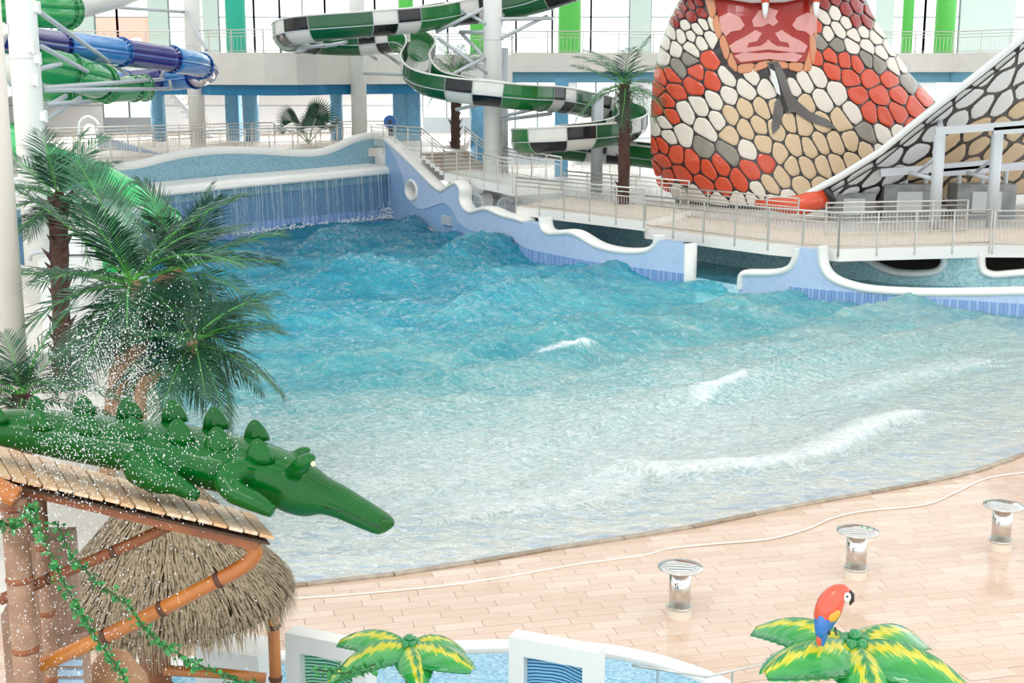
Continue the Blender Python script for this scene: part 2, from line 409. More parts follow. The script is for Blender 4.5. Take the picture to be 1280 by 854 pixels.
ms_ = node('ShaderNodeMapRange'); L.new(ad.outputs['Fac'], ms_.inputs[0]); ms_.inputs[2].default_value = .35; L.new(ms_.outputs[0], mw_.inputs[0]); L.new(mc_.outputs[0], mw_.inputs[1])
md = node('ShaderNodeMath', operation='ADD'); L.new(mw_.outputs[0], md.inputs[0]); L.new(ad.outputs['Fac'], md.inputs[1]); L.new(md.outputs[0], cr.inputs[0])
df = node('ShaderNodeBsdfDiffuse'); L.new(cr.outputs[0], df.inputs[0]); L.new(bp.outputs[0], df.inputs['Normal'])
tp = node('ShaderNodeBsdfTransparent'); L.new(ad.outputs['Fac'], ct.inputs[0]); L.new(ct.outputs[0], tp.inputs[0])
mr = node('ShaderNodeMapRange'); L.new(ad.outputs['Fac'], mr.inputs[0]); mr.inputs[1].default_value = 0; mr.inputs[2].default_value = .5; mr.inputs[3].default_value = .05; mr.inputs[4].default_value = .88
mx = node('ShaderNodeMixShader'); L.new(mr.outputs[0], mx.inputs[0]); L.new(tp.outputs[0], mx.inputs[1]); L.new(df.outputs[0], mx.inputs[2])
gl = node('ShaderNodeBsdfGlossy'); gl.inputs['Roughness'].default_value = .06; L.new(bp.outputs[0], gl.inputs['Normal'])
fr = node('ShaderNodeFresnel'); fr.inputs['IOR'].default_value = 1.33; L.new(bp.outputs[0], fr.inputs['Normal'])
mg = node('ShaderNodeMixShader'); L.new(fr.outputs[0], mg.inputs[0]); L.new(mx.outputs[0], mg.inputs[1]); L.new(gl.outputs[0], mg.inputs[2])
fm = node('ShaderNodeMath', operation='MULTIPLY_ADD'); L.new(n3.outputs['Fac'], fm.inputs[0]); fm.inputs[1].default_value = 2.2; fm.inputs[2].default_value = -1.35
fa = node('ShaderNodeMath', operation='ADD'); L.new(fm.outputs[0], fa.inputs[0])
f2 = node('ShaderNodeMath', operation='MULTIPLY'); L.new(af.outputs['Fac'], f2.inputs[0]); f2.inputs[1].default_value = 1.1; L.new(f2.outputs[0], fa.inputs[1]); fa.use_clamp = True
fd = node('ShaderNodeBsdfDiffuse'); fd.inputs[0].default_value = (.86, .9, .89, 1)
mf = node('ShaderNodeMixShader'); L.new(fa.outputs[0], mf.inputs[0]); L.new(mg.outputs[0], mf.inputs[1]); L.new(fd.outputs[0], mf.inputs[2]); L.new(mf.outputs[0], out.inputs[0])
me.materials.append(wm); wo = bpy.data.objects.new('pool_water', me); COL.objects.link(wo); wo.location = off
tag(wo, 'choppy turquoise water of the wave pool running onto the beach', 'water', None, 'stuff')

# ---- drain kerb along the water's edge
kr = thing('drain_kerb', 'low brown drain kerb between water and tiles', 'kerb', tuple(BEACH[0]))
kp = resample(BEACH, 1.2); km = [mat('kerb_stone', '#9a8c7c', .5, var='#b8ab99', vscale=6, bump=.4), mat('kerb_wet', '#877563', .3, var='#a4937f', vscale=9, bump=.4)]
for i, (a, b) in enumerate(zip(kp, kp[1:])):
    a = Vector(a); b = Vector(b); d = (b-a).normalized()*.006
    MB().sweep([a+d, b-d], [(-.06, -.05), (.06, -.05), (.06, .02), (.04, .032), (-.04, .032), (-.06, .02)]).build('kerb_section', km[i % 3 == 0], kr)
hose = [atz(x, y, .016) for x, y in ((300, 752), (420, 745), (560, 732), (640, 720), (720, 706), (800, 695), (837, 686), (894, 680), (961, 674), (1010, 661), (1040, 648), (1081, 639), (1156, 631), (1194, 616), (1231, 599), (1280, 591), (1380, 580))]
MB().tube(catmull(hose, 8), .015, 8).build('hose', mat('white_hose', '#efe6dc', .4), smooth=True, label='thin white hose lying along the beach tiles', cat='hose')

# ================================================================== END WALL WITH WATERFALL
WE = Wall(ENDW[::-1]); LE = WE.s[-1]                      # runs left to right
top = [WE.hit(x, y) for x, y in ((80, 213), (133, 210), (172, 207), (205, 199), (238, 192.5), (277, 189), (316, 189), (349, 191), (379, 192.5), (402, 191), (421, 185), (441, 176), (461, 171), (481, 171))]
BK = -1.3
WB = Wall([WE.at(0, 0, BK).to_2d(), WE.at(LE*.999, 0, BK).to_2d()])
top = [WB.hit(x, y) for x, y in ((80, 213), (133, 210), (172, 207), (205, 199), (238, 192.5), (277, 189), (316, 189), (349, 191), (379, 192.5), (402, 191), (421, 185), (441, 176), (461, 171), (484, 171))]
tops = [(p.x, p.y) for p in catmull([Vector((a, b, 0)) for a, b in top], 6)]
wl = struct(wall_sheet(WB, [(tops[0][0], 0)]+tops+[(tops[-1][0], 0)], [], -.4, 0), 'wall_end', mosaic, label='blue mosaic wavy wall above the waterfall ledge')
MB().tube([WB.at(a, b, -.15) for a, b in tops], .2, 10).build('coping', coping, wl, smooth=True)
lo = [WE.hit(x, y) for x, y in ((120, 254), (241, 240), (310, 233), (400, 225), (492, 216))]
lo[0] = (lo[0][0], lo[0][1]); s0, s1 = 0, LE
def ledge_z(s): return np.interp(s, [a for a, b in lo], [b for a, b in lo])
SS = [s0+(s1-s0)*i/14 for i in range(15)]
wf = struct(wall_sheet(WE, [(s0, -1.5)]+[(s, float(ledge_z(s))-.02) for s in SS]+[(s1, -1.5)], [], BK, 0), 'wall_waterfall', tile_deep, label='deep blue tiled wall under the waterfall ledge')
mb = MB()
mb.sweep([WE.at(s, float(ledge_z(s)), 0) for s in SS], [(-1.3, 0), (.28, 0), (.3, .08), (.24, .22), (.05, .34), (-1.3, .42)])
mb.build('ledge', coping, wf, smooth=False)
mb = MB(); mb.sweep([WE.at(s, float(ledge_z(s))-.36, .03) for s in SS], [(-.02, 0), (.03, 0), (.03, .35), (-.02, .35)]); mb.build('mosaic_band', mosaic, wf)
def tile_band(W, sa_, sb_, z0, z1, off, parent, step=.11):
    m_ = MB(); s = sa_; k = 0
    while s < sb_:
        m_.cur = [0, 1, 0, 0, 1][k % 5] if k % 7 else 1
        p = [W.at(s, 0, off), W.at(s+step*.86, 0, off)]
        q = [W.at(s, 0, off-.05), W.at(s+step*.86, 0, off-.05)]
        V = [(a.x, a.y, z) for a in p+q for z in (z0, z1)]
        m_.add(V, [(0, 2, 3, 1), (1, 3, 7, 5), (0, 1, 5, 4), (2, 6, 7, 3)]); s += step; k += 1
    return m_.build('waterline_tile_band', [tile_navy, tile_sky], parent, kind='stuff')
tile_band(WE, 4, LE-.1, -.3, .5, .02, wf)
# falling water
wmat = mat('falling_water', '#e8f2f6', .15, alpha=.28)
mb = MB()
for k in range(90):
    s = random.uniform(LE*.35, LE-.15); zt = float(ledge_z(s))+.05; w = random.uniform(.006, .02); o_ = random.uniform(.27, .4); zb = 0 if random.random() < .75 else random.uniform(.2, 1.2)
    A = [WE.at(s+random.uniform(-.02, .02), zt+(zb-zt)*t, o_+.1*t) for t in (0, .3, .65, 1)]
    mb.tube(A, [w, w*.8, w*.6, w*.9], 4, caps=False)
mb.build('waterfall', wmat, smooth=True, label='thin streams of water falling from the white ledge', cat='waterfall', kind='stuff')
mb = MB()
for k in range(500):
    s = random.uniform(LE*.35, LE-.1); c = WE.at(s, abs(random.gauss(0, .08))+.12, random.uniform(.25, .7)); r_ = random.uniform(.015, .05)
    mb.add([c+Vector(d)*r_ for d in ((1, 0, 0), (-1, 0, 0), (0, 1, 0), (0, -1, 0), (0, 0, 1), (0, 0, -1))], [(0, 2, 4), (2, 1, 4), (1, 3, 4), (3, 0, 4), (2, 0, 5), (1, 2, 5), (3, 1, 5), (0, 3, 5)])
for k in range(160):
    c = WE.at(LE-.35, .1, .5)+Vector((random.gauss(0, .3), random.gauss(0, .2), abs(random.gauss(0, .3)))); r_ = random.uniform(.015, .05)
    mb.add([c+Vector(d)*r_ for d in ((1, 0, 0), (-1, 0, 0), (0, 1, 0), (0, -1, 0), (0, 0, 1), (0, 0, -1))], [(0, 2, 4), (2, 1, 4), (1, 3, 4), (3, 0, 4), (2, 0, 5), (1, 2, 5), (3, 1, 5), (0, 3, 5)])
mb.build('spray', mat('spray_drop', '#f4f8fa', .2), label='white spray where the waterfall meets the pool', cat='spray', kind='stuff')

# ================================================================== SCULPTED SIDE WALL
WS = Wall(SIDE); LS = WS.s[-1]
def curve2(P, k=6): return [(p.x, p.y) for p in catmull([Vector((a, b, 0)) for a, b in P], k)]
topA = curve2([WS.hit(x, y) for x, y in ((481, 173), (492, 183), (512, 202), (529, 219), (542, 232), (552, 238), (561, 233), (570, 229), (576, 236), (576, 248), (579, 258), (588, 265), (601, 262), (611, 262), (627, 269), (643, 273), (655, 277))])
openA = curve2([WS.hit(x, y) for x, y in ((676, 272), (677, 282), (681, 289), (690, 292), (712, 291), (725, 296), (742, 306), (761, 312), (784, 315), (807, 313.5), (818, 306), (820, 294))])
endA = WS.hit(858, 300)[0]
zu = 1.3
outA = [(topA[0][0], -1.5)]+topA+[(topA[-1][0]+.02, zu), (openA[0][0], zu)]+openA[1:-1]+[(openA[-1][0], zu), (endA, zu), (endA, -1.5)]
c0, c1 = WS.hit(515, 238); ex, ez = abs(WS.hit(522, 238)[0]-WS.hit(508, 238)[0])/2, .42
hole = [(c0+ex*math.cos(t), c1+ez*math.sin(t)) for t in np.linspace(0, 2*math.pi, 25)[:-1]]
ws = struct(wall_sheet(WS, outA, [hole], -.45, 0), 'wall_side', tile_mid, label='sculpted light blue side wall with porthole and wavy white coping')
dk = [WS.hit(x, y) for x, y in ((481, 176), (492, 192), (502, 215), (509, 242), (515, 255), (528, 261.5), (545, 256.5), (555, 254), (566, 263), (574, 278), (588, 287.5), (604, 291), (624, 291), (637, 296), (663, 314), (690, 331))]
dk = curve2(dk)
la = topA+[(topA[-1][0]+.02, zu), (openA[0][0], zu)]+openA[1:-1]+[(openA[-1][0], zu), (endA-.02, zu), (endA-.02, -.6), (dk[-1][0], -.6)]+dk[::-1]
wall_sheet(WS, la, [[(c0+ex*1.02*math.cos(t), c1+ez*1.02*math.sin(t)) for t in np.linspace(0, 2*math.pi, 25)[:-1]]], -.01, .03).build('light_tile_panel', tile_light, ws)
def cope(W, P, name, parent, r_=.17, off=-.18): return MB().tube([W.at(a, b, off) for a, b in P], r_, 10).build(name, coping, parent, smooth=True)
# coping is wide: a flattened round bar across the wall's thickness
def cope_wide(W, P, parent, loop=False):
    prof = [(.3*math.copysign(abs(math.cos(t))**.6, math.cos(t)), .12*math.sin(t)) for t in np.linspace(0, 2*math.pi, 15)[:-1]]
    m_ = MB(); pts = [W.at(a, b, -.2) for a, b in P]; V = []; n = len(pts)
    for i, p in enumerate(pts):
        t = (pts[(i+1) % n]-pts[i-1]) if loop else (pts[min(i+1, n-1)]-pts[max(i-1, 0)]); t.normalize()
        nn = (W.at(P[i][0], 0, 1)-W.at(P[i][0], 0, 0)).normalized(); up = t.cross(nn).normalized()
        for a, b in prof: V.append(p+nn*a+up*b)
    m = len(prof); fs_ = []
    for i in range(n if loop else n-1):
        j = (i+1) % n
        fs_ += [(i*m+q, i*m+(q+1) % m, j*m+(q+1) % m, j*m+q) for q in range(m)]
    if not loop: fs_ += [tuple(range(m)), tuple((n-1)*m+q for q in range(m))]
    m_.add(V, fs_); return m_.build('coping', coping, parent, smooth=True)
cope_wide(WS, topA, ws); cope_wide(WS, openA, ws); cope_wide(WS, hole, ws, True)
MB().tube([WS.at(endA, -1, -.2), WS.at(endA, 1.3, -.2)], .24, 14).build('end_post', coping, ws, smooth=True)
tile_band(WS, WS.hit(566, 293)[0], endA-.15, -.3, .3, .055, ws)
ventp = WS.hit(560, 288); mb = MB(); c = WS.at(ventp[0], .62, .05); e = (WS.at(ventp[0]+.1, 0, 0)-WS.at(ventp[0], 0, 0)).normalized()
mb.box(c, (.95, .14, .36), math.atan2(e.y, e.x)); mb.build('inlet_grille', greysteel, ws)
# right hand piece
sb = WS.hit(925, 350)[0]
leftB = curve2([WS.hit(x, y) for x, y in ((924.5, 362), (925, 350), (927, 344), (933, 342), (959, 342), (975, 340), (985, 336), (991, 329), (995, 318), (996, 310))])
openB = curve2([WS.hit(x, y) for x, y in ((1026, 308), (1026, 322), (1029, 336), (1039, 348), (1060, 357), (1090, 363), (1137, 366), (1197, 366.5), (1280, 365), (1360, 363), (1450, 361))])
zu2 = leftB[-1][1]
outB = [(leftB[0][0], -1.5)]+leftB+[(openB[0][0], zu2)]+openB[1:]+[(openB[-1][0], -1.5)]
wr = struct(wall_sheet(WS, outB, [], -.45, 0), 'wall_side_low', tile_light, label='low light blue wall with white coping under the footbridge')
cope_wide(WS, leftB, wr); cope_wide(WS, openB, wr)
tile_band(WS, WS.hit(985, 370)[0], min(LS, openB[-1][0])-.1, -.3, .3, .03, wr)

# lazy channel behind the side wall: water, mosaic back wall with two openings
BACK = [WS.at(s, 0, -3.6).to_2d() for s in np.linspace(9, LS+3, 30)]
WK = Wall(BACK); LK = WK.s[-1]
mb = MB(); sA = [WS.at(s, .12, -.3) for s in np.linspace(9, LS+3, 40)]; sB = [WS.at(s, .12, -3.7) for s in np.linspace(9, LS+3, 40)]
V = []
for i, (a, b) in enumerate(zip(sA, sB)):
    for j in range(9): p = a.lerp(b, j/8); V.append((p.x, p.y, p.z+.04*math.sin(i*1.9+j*1.3)))
mb.add(V, [(i*9+j, i*9+j+1, (i+1)*9+j+1, (i+1)*9+j) for i in range(39) for j in range(8)])
chm = mat('channel_water', '#2c7d8e', .08, var=['#4a9aa8', '#246f82'], vscale=1.6, bump=.8, bscale=2.2)
mb.build('channel_water', chm, smooth=True, label='dark teal water in the channel behind the pool wall', cat='water', kind='stuff')
h1 = curve2([WK.hit(x, y) for x, y in ((1042, 332), (1055, 326), (1078, 324), (1096, 334), (1120, 342), (1152, 343), (1170, 340), (1179, 331), (1180, 318))])
h2 = curve2([WK.hit(x, y) for x, y in ((1226, 318), (1226, 333), (1230, 341), (1242, 345), (1260, 344), (1290, 342), (1330, 342))])
zk = 1.25
oK = [(0, -1), (0, zk), (h1[0][0], zk)]+[p for p in h1 if p[1] < zk]+[(h1[-1][0], zk), (h2[0][0], zk)]+[p for p in h2 if p[1] < zk]+[(h2[-1][0], zk), (LK, zk), (LK, -1)]
wk = struct(wall_sheet(WK, oK, [], -.3, 0), 'wall_channel', mosaic_teal, label='teal mosaic wall behind the channel')
cope_wide(WK, h1, wk); cope_wide(WK, h2, wk)
MB().tube([WK.at(s, zk, -.1) for s in np.linspace(0, h1[0][0], 20)], .12, 8).build('coping', coping, wk, smooth=True)

# ================================================================== FLOORS AND DECKS
deckm = mat('beige_deck', '#d9cbbb', .55, var='#cfc0af', vscale=2)
deck1 = [atz(645, 257.5, 1.75), atz(805, 276, 1.75)]
deck2 = [atz(806, 284, 1.5), atz(960, 303, 1.5), atz(1048, 311, 1.5)]
deck3 = [atz(1048, 311, 1.5), atz(1237, 306, 1.5)]
deck4 = [atz(1241, 308, 1.5), atz(1420, 307, 1.5)]
def deck(path, depth, z, th, name, label, dirv):
    P = [Vector((p.x, p.y)) for p in path]; B = [p+Vector(dirv)*depth for p in P]
    m_ = MB(); m_.prism([(p.x, p.y) for p in P+B[::-1]], z-th, z-.02)
    o = struct(m_, name, coping, label=label)
    m2 = MB(); m2.prism([(p.x, p.y) for p in [q+Vector(dirv)*.12 for q in P]+B[::-1]], z-.02, z); m2.build('deck_surface', deckm, o); return o
d1 = deck(deck1, 4.2, 1.75, .36, 'floor_footbridge_upper', 'upper beige footbridge span with white edge', (.5, .86))
d2 = deck(deck2+deck3[1:]+deck4[1:], 4.6, 1.5, .4, 'floor_footbridge', 'footbridge before the scaled slide with white edge', (.3, .95))
mb = MB(); mb.prism([(-4, 58)]+[(p.x, p.y) for p in BACK[::3]]+[(30, 36), (40, 84), (-4, 84)], -.3, .1)
struct(mb, 'floor_service', mat('service_floor', '#b9b4ac', .6), label='grey service floor beneath the plaza')
mb = MB(); mb.prism([(-45, 44)]+[(p.x-.1, p.y) for p in LEFTB]+[(-9, 14), (-45, 14)], -.6, .25)
struct(mb, 'floor_left', mat('left_floor', '#e3ddd4', .5, var='#d8d1c6', vscale=1.5), label='pale floor between slide run-outs and pool')
mb = MB(); mb.prism([(1.6, 52), (5, 48.5), (9, 46), (14, 44.2), (26, 40.5), (40, 45), (40, 84), (-2.2, 84), (-2.2, 60)], 1.1, 1.42)
struct(mb, 'floor_plaza', mat('plaza_floor', '#c9c6c2', .45, var='#bdbab6', vscale=1), label='grey floor around the foot of the scaled slide')
# upper floor behind the end wall
mb = MB(); A = WB.at(-4, 0, -.3); B_ = WB.at(WB.s[-1]-.5, 0, -.3)
mb.prism([(A.x, A.y), (B_.x, B_.y), (-3.9, 64.5), (-2.3, 66), (-2.3, 90), (-45, 90), (-45, 44)], 2.9, 3.3)
struct(mb, 'floor_upper', mat('upper_floor', '#d8cfc6', .5, var='#cfc5bb', vscale=1.2), label='beige upper floor behind the end wall')
# ramp and stairs
ra, rb = aty(555, 216, 58), aty(641, 234, 53.2); dirr = Vector((.8, .6, 0))
mb = MB(); mb.add([ra, rb, rb+dirr*2.6, ra+dirr*2.6]+[p-Vector((0, 0, .35)) for p in (ra, rb, rb+dirr*2.6, ra+dirr*2.6)], [(0, 1, 2, 3), (4, 7, 6, 5), (0, 4, 5, 1), (1, 5, 6, 2), (2, 6, 7, 3), (3, 7, 4, 0)])
struct(mb, 'floor_ramp', coping, label='white edged ramp down from the stairs')
st = thing('staircase', 'short flight of brown steps down to the ramp', 'stairs', tuple(ra))
sdir = (rb-ra); sdir.z = 0; sdir.normalize(); zt = 3.3
for k in range(5):
    a = ra-sdir*(.42*(k+1))+Vector((0, 0, 0)); z1 = ra.z+(zt-ra.z)*(k+1)/5.5
    q = a+sdir*.42; w = dirr*2.4
    for nm, z0_, z1_, m_, ex_ in (('riser', z1-.25, z1-.05, coping, 0), ('tread', z1-.05, z1, mat('brown_tread', '#a08872', .5), .03)):
        mb = MB(); A = [Vector((p.x, p.y, 0)) for p in (a, q+sdir*ex_, q+sdir*ex_+w, a+w)]
        mb.add([p+Vector((0, 0, z)) for z in (z0_, z1_) for p in A], [(0, 3, 2, 1), (4, 5, 6, 7), (0, 1, 5, 4), (1, 2, 6, 5), (2, 3, 7, 6), (3, 0, 4, 7)]); mb.build(nm, m_, st)
la_ = ra-sdir*2.1
mb = MB(); mb.add([p+Vector((0, 0, z)) for z in (2.0, 3.3) for p in [Vector((q.x, q.y, 0)) for q in (la_-sdir*5, la_, la_+dirr*2.6, la_-sdir*5+dirr*2.6)]], [(0, 3, 2, 1), (4, 5, 6, 7), (0, 1, 5, 4), (1, 2, 6, 5), (2, 3, 7, 6), (3, 0, 4, 7)])
struct(mb, 'floor_landing', coping, label='landing at the head of the brown steps')

# ================================================================== RAILINGS
def railing(path, label, h=1.1, step=1.25, r_=.028, dense=.13, group=None, lowrail=.72, post_drop=.25, infill=True):
    P = [Vector(p) for p in path]; root = thing('railing', label, 'railing', tuple(P[0]), group)
    up = Vector((0, 0, 1))
    MB().tube([p+up*h for p in P], r_*1.15, 6).build('top_rail', steel, root, smooth=True)
    MB().tube([p+up*(h*.86) for p in P], r_*.8, 6).build('hand_rail', steel, root, smooth=True)
    MB().tube([p+up*(h*lowrail) for p in P], r_*.7, 6).build('middle_rail', steel, root, smooth=True)
    if infill: MB().tube([p+up*.08 for p in P], r_*.7, 6).build('bottom_rail', steel, root, smooth=True)
    pp = []
    for a, b in zip(P, P[1:]):
        n = max(1, round((b-a).length/step)); pp += [a+(b-a)*(i/n) for i in range(n)]
    pp.append(P[-1])
    pm = None
    for p in pp:
        if pm is None:
            mb = MB(); mb.tube([(0, 0, -post_drop), (0, 0, h)], r_*1.1, 8); mb.lathe([(r_*1.5, -post_drop), (r_*1.5, -post_drop+.08)], n=8); o = mb.build('post', steel, root, smooth=False)
            o.data.transform(Matrix.Translation(Vector(root['_o']))); pm = o.data; bpy.data.objects.remove(o)
        inst(pm, root, Matrix.Translation(p-Vector(root['_o'])), 'post')
    if infill:
        mb = MB()
        for a, b in zip(P, P[1:]):
            n = max(1, int((b-a).length/dense))
            for i in range(n):
                p = a+(b-a)*((i+.5)/n); mb.bar(p+up*.08, p+up*(h*lowrail), .016, .016, up=Vector((0, 1, 0)))
        mb.build('baluster_row', steel, root, kind='stuff')
    return root
def mids(path, n=1): return path
railing(deck1, 'steel railing along the upper footbridge span')
railing(deck2, 'steel railing along the footbridge in front of the scaled slide')
railing(deck3, 'steel railing on the footbridge before the slide supports')
railing(deck4, 'steel railing on the footbridge end past the grey support posts')
railing([p+Vector((.5, .86, 0))*4 for p in deck1], 'steel railing along the rear of the upper footbridge span')
railing([p+Vector((.45, .89, 0))*3.6 for p in deck2[:2]], 'rear steel railing of footbridge below the orange scales')
railing([p+Vector((.1, .99, 0))*3.2 for p in deck3], 'rear steel railing of footbridge between the grey support posts')
railing([ra, rb], 'steel railing on the near side of the ramp')
railing([ra+dirr*2.5, rb+dirr*2.5], 'steel railing on the far side of the ramp')
st0 = ra-sdir*2.1; st0.z = 3.3
railing([st0, ra], 'sloping steel handrail on the near side of the brown steps', infill=False)
railing([st0+dirr*2.4, ra+dirr*2.4], 'sloping steel handrail on the far side of the brown steps', infill=False)
railing([st0-sdir*5, st0], 'steel railing on the landing above the sculpted wall')
er = [WB.at(s, 3.3, -1.0) for s in np.linspace(-3, WB.s[-1]-1, 9)]
railing(er, 'long steel railing behind the wavy end wall', h=1.05)
railing([Vector((-21, 60, 3.3)), Vector((-12, 67.5, 3.3)), Vector((-6.5, 69.5, 3.3))], 'steel railing beside the far indoor ramp', h=1.05)
railing([atz(640, 218, 1.5)+Vector((0, 3, 0)), atz(720, 214, 1.5)+Vector((0, 3, 0)), atz(800, 222, 1.5)], 'steel railing below the loops of the green slide', h=1.1)
# grey ramp upstand beyond the end wall
mb = MB(); a, b = aty(125, 178, 64), aty(208, 205, 58); mb.bar(a, b, .2, .7); struct(mb, 'trim_1', mat('blue_grey_upstand', '#93a9bd', .5), label='blue grey upstand of the indoor ramp')

# ================================================================== COLUMNS
def column(px, y0, Y, r_, m, label, z0, z1, name='column', group=None, rings=True, n=24):
    p = aty(px, y0, Y); root = thing(name, label, 'column', (p.x, Y, z0), group)
    sh = MB().lathe([(r_, z0), (r_, z1)], (p.x, Y, 0), n).build('shaft', m, root, smooth=True)
    if rings:
        for z in np.arange(z0+2.4, z1, 2.4): MB().lathe([(r_+.006, z-.02), (r_+.012, z), (r_+.006, z+.02)], (p.x, Y, 0), n).build('joint_ring', mat('ring_grey', '#d6d6d2', .5), sh, smooth=True)
    return root, p
c1, _p = column(616, 150, 58.5, .4, white, 'white column with flared base rising out of the sculpted wall', 1.0, 17)
mb = MB()
for k in range(12):
    a = 2*math.pi*k/12; d = Vector((math.cos(a), math.sin(a), 0)); c = Vector((_p.x, 58.5, 1.05))
    mb.add([c+d*.38, c+d*.75, c+d*.72+Vector((0, 0, .12)), c+d*.38+Vector((0, 0, .7))]+[c+d*.38+d.cross(Vector((0, 0, 1)))*.04, c+d*.75+d.cross(Vector((0, 0, 1)))*.04], [(0, 1, 2, 3), (0, 4, 5, 1)])
mb.lathe([(.8, .95), (.8, 1.1)], (_p.x, 58.5, 0), 20); mb.build('gusset_base', white, c1)
c2, p2 = column(448, 100, 67, .39, white, 'white column beside the fan palms', 3.3, 17)
c3, p3 = column(244, 100, 66, .4, white, 'white column at the bend of the blue tube slide', 3.3, 17)
c4, p4 = column(33, 100, 38, .41, white, 'thick white column carrying slide brackets behind the tall palm', 0, 15)
for k, (z, a) in enumerate(((8.6, 0), (8.0, 2.6), (7.2, .3), (6.3, 2.8), (5.6, .1), (7.5, -.7), (6.6, -.6), (5.0, .4))):
    mb = MB(); mb.box(Vector((p4.x+.43*math.cos(a), 38-.43*abs(math.sin(a))-.02, z)), (.16, .2, .26)); mb.box(Vector((p4.x+.5*math.cos(a), 38-.5*abs(math.sin(a)), z)), (.06, .12, .34)); mb.build('bracket', white, c4)
column(-8, 300, 20, .36, mat('cream_column', '#ece6db', .5), 'cream column at the edge beside the dark palms', 0, 14, rings=False)
for px, w, nm in ((197, .38, 'before the indoor stairs'), (313, .42, 'with a bright sheen behind the long railing'), (420, .34, 'right of the fan palms'), (598, .42, 'behind the white column with flared base')):
    column(px, 130, 70, w, col_blue, 'round blue mosaic column '+nm, 3.3 if px < 590 else 1.4, 6.5, 'mosaic_column', rings=False)
for px, nm in ((500, 'beside the landing railing'), (517, 'between two blue piers'), (291, 'beside the sheen lit column'), (702, 'under the mezzanine behind the green slide')):
    p = aty(px, 130, 70.5); MB().prism([(p.x-.35, 70.2), (p.x+.35, 70.2), (p.x+.35, 70.9), (p.x-.35, 70.9)], 3.3 if px < 600 else 1.4, 6.5).build('mosaic_pier', col_blue, label='square blue mosaic pier '+nm, cat='pier')
for px, w, m, nm in ((295, .55, col_teal, 'teal column on the mezzanine'), (596, .38, col_green, 'bright green column behind the white column'), (712, .62, col_green, 'broad green column on the far mezzanine'), (1181, .55, col_green, 'green column right of the scaled slide'), (1134, .3, col_green, 'narrow green column beside the scaled slide'), (82, .45, col_green, 'light green column behind the blue tube slide'), (508, .4, col_green, 'green column behind the check patterned slide')):
    column(px, 40, 75, w, m, nm, 6.6, 17, 'painted_column', rings=False)

# ================================================================== MEZZANINE AND FACADE
def mezz(path, z0, z1, zb, name, label, bandm):
    P = [Vector((x, y)) for x, y in path]; m_ = MB(); Bk = [(P[-1].x, 86), (P[0].x, 86)]
    m_.prism([(p.x, p.y) for p in P]+Bk, z0, z0+.5); 
    m_.sweep([Vector((p.x, p.y+.08, 0)) for p in P], [(-.08, z0), (.08, z0), (.08, z1), (-.08, z1)])
    o = struct(m_, name, offwhite, label=label)
    mb = MB(); mb.sweep([Vector((p.x, p.y+.35, 0)) for p in P], [(-.08, zb), (.08, zb), (.08, z0), (-.08, z0)]); mb.build('soffit_band', bandm, o); return P
def X_at(px, Y): return aty(px, 90, Y).x
Pl = [(-40, 66), (X_at(235, 66), 66)]
bulge = [(X_at(x, y), y) for x, y in ((246, 66), (262, 64.6), (290, 64.0), (330, 63.4), (370, 63.6), (395, 64.4), (410, 66), (470, 68), (560, 70), (640, 71))]
mp_ = mezz(Pl+bulge, 6.25, 7.75, 5.75, 'floor_mezzanine', 'mezzanine with rounded off white parapet and blue band', band_blue)
PR = [(X_at(640, 71), 71), (X_at(860, 72), 72), (X_at(1190, 72), 72), (X_at(1300, 66), 66), (X_at(1420, 62), 62)]
mezz(PR, 6.85, 7.85, 6.3, 'floor_mezzanine_far', 'far mezzanine edge with beige fascia and pale blue band', band_pale)
railing([Vector((x, y+.1, 7.75)) for x, y in (Pl+bulge)], 'steel railing on the rounded mezzanine parapet', h=1.05, step=2, dense=.2, post_drop=.05)
railing([Vector((x, y+.1, 7.85)) for x, y in PR], 'steel railing on the far mezzanine edge', h=1.1, step=2, dense=.2, post_drop=.05)
# window facade
YF = 84
def facade(px0, px1, kind):
    pass
edges = [-60, 38, 98, 122, 150, 190, 214, 258, 276, 320, 352, 408, 470, 530, 560, 610, 645, 690, 738, 786, 812, 850, 1090, 1112, 1152, 1195, 1262, 1300, 1380]
opaque = {(98, 122), (190, 214), (738, 786) if False else None, (786, 812), (1090, 1112), (1195, 1262), (258, 276)}
wi = 1
for a, b in zip(edges, edges[1:]):
    x0, x1 = X_at(a, YF), X_at(b, YF)
    if 850 <= a < 1090: continue
    if (a, b) in opaque:
        MB().box(((x0+x1)/2, YF, 11), (x1-x0, .5, 9)).build('wall_pier', pale_green, kind='structure', label='pale green facade pier between tall windows'); continue
    root = thing('window_%d' % wi, None, None, ((x0+x1)/2, YF, 7.4)); root['kind'] = 'structure'; wi += 1
    nb = max(1, round((x1-x0)/1.7)); w = (x1-x0)/nb
    for i in range(nb):
        for z0_, z1_ in ((7.4, 10.2), (10.2, 15)):
            MB().box((x0+(i+.5)*w, YF, (z0_+z1_)/2), (w-.08, .02, z1_-z0_-.08)).build('pane', glass, root)
    for i in range(nb+1): MB().box((x0+i*w, YF, 11.2), (.06 if 0 < i < nb else .11, .16, 7.6)).build('mullion', darkm, root)
    MB().box(((x0+x1)/2, YF, 7.35), (x1-x0, .2, .2)).build('sill', darkm, root); MB().box(((x0+x1)/2, YF, 10.2), (x1-x0, .1, .06)).build('transom', darkm, root)
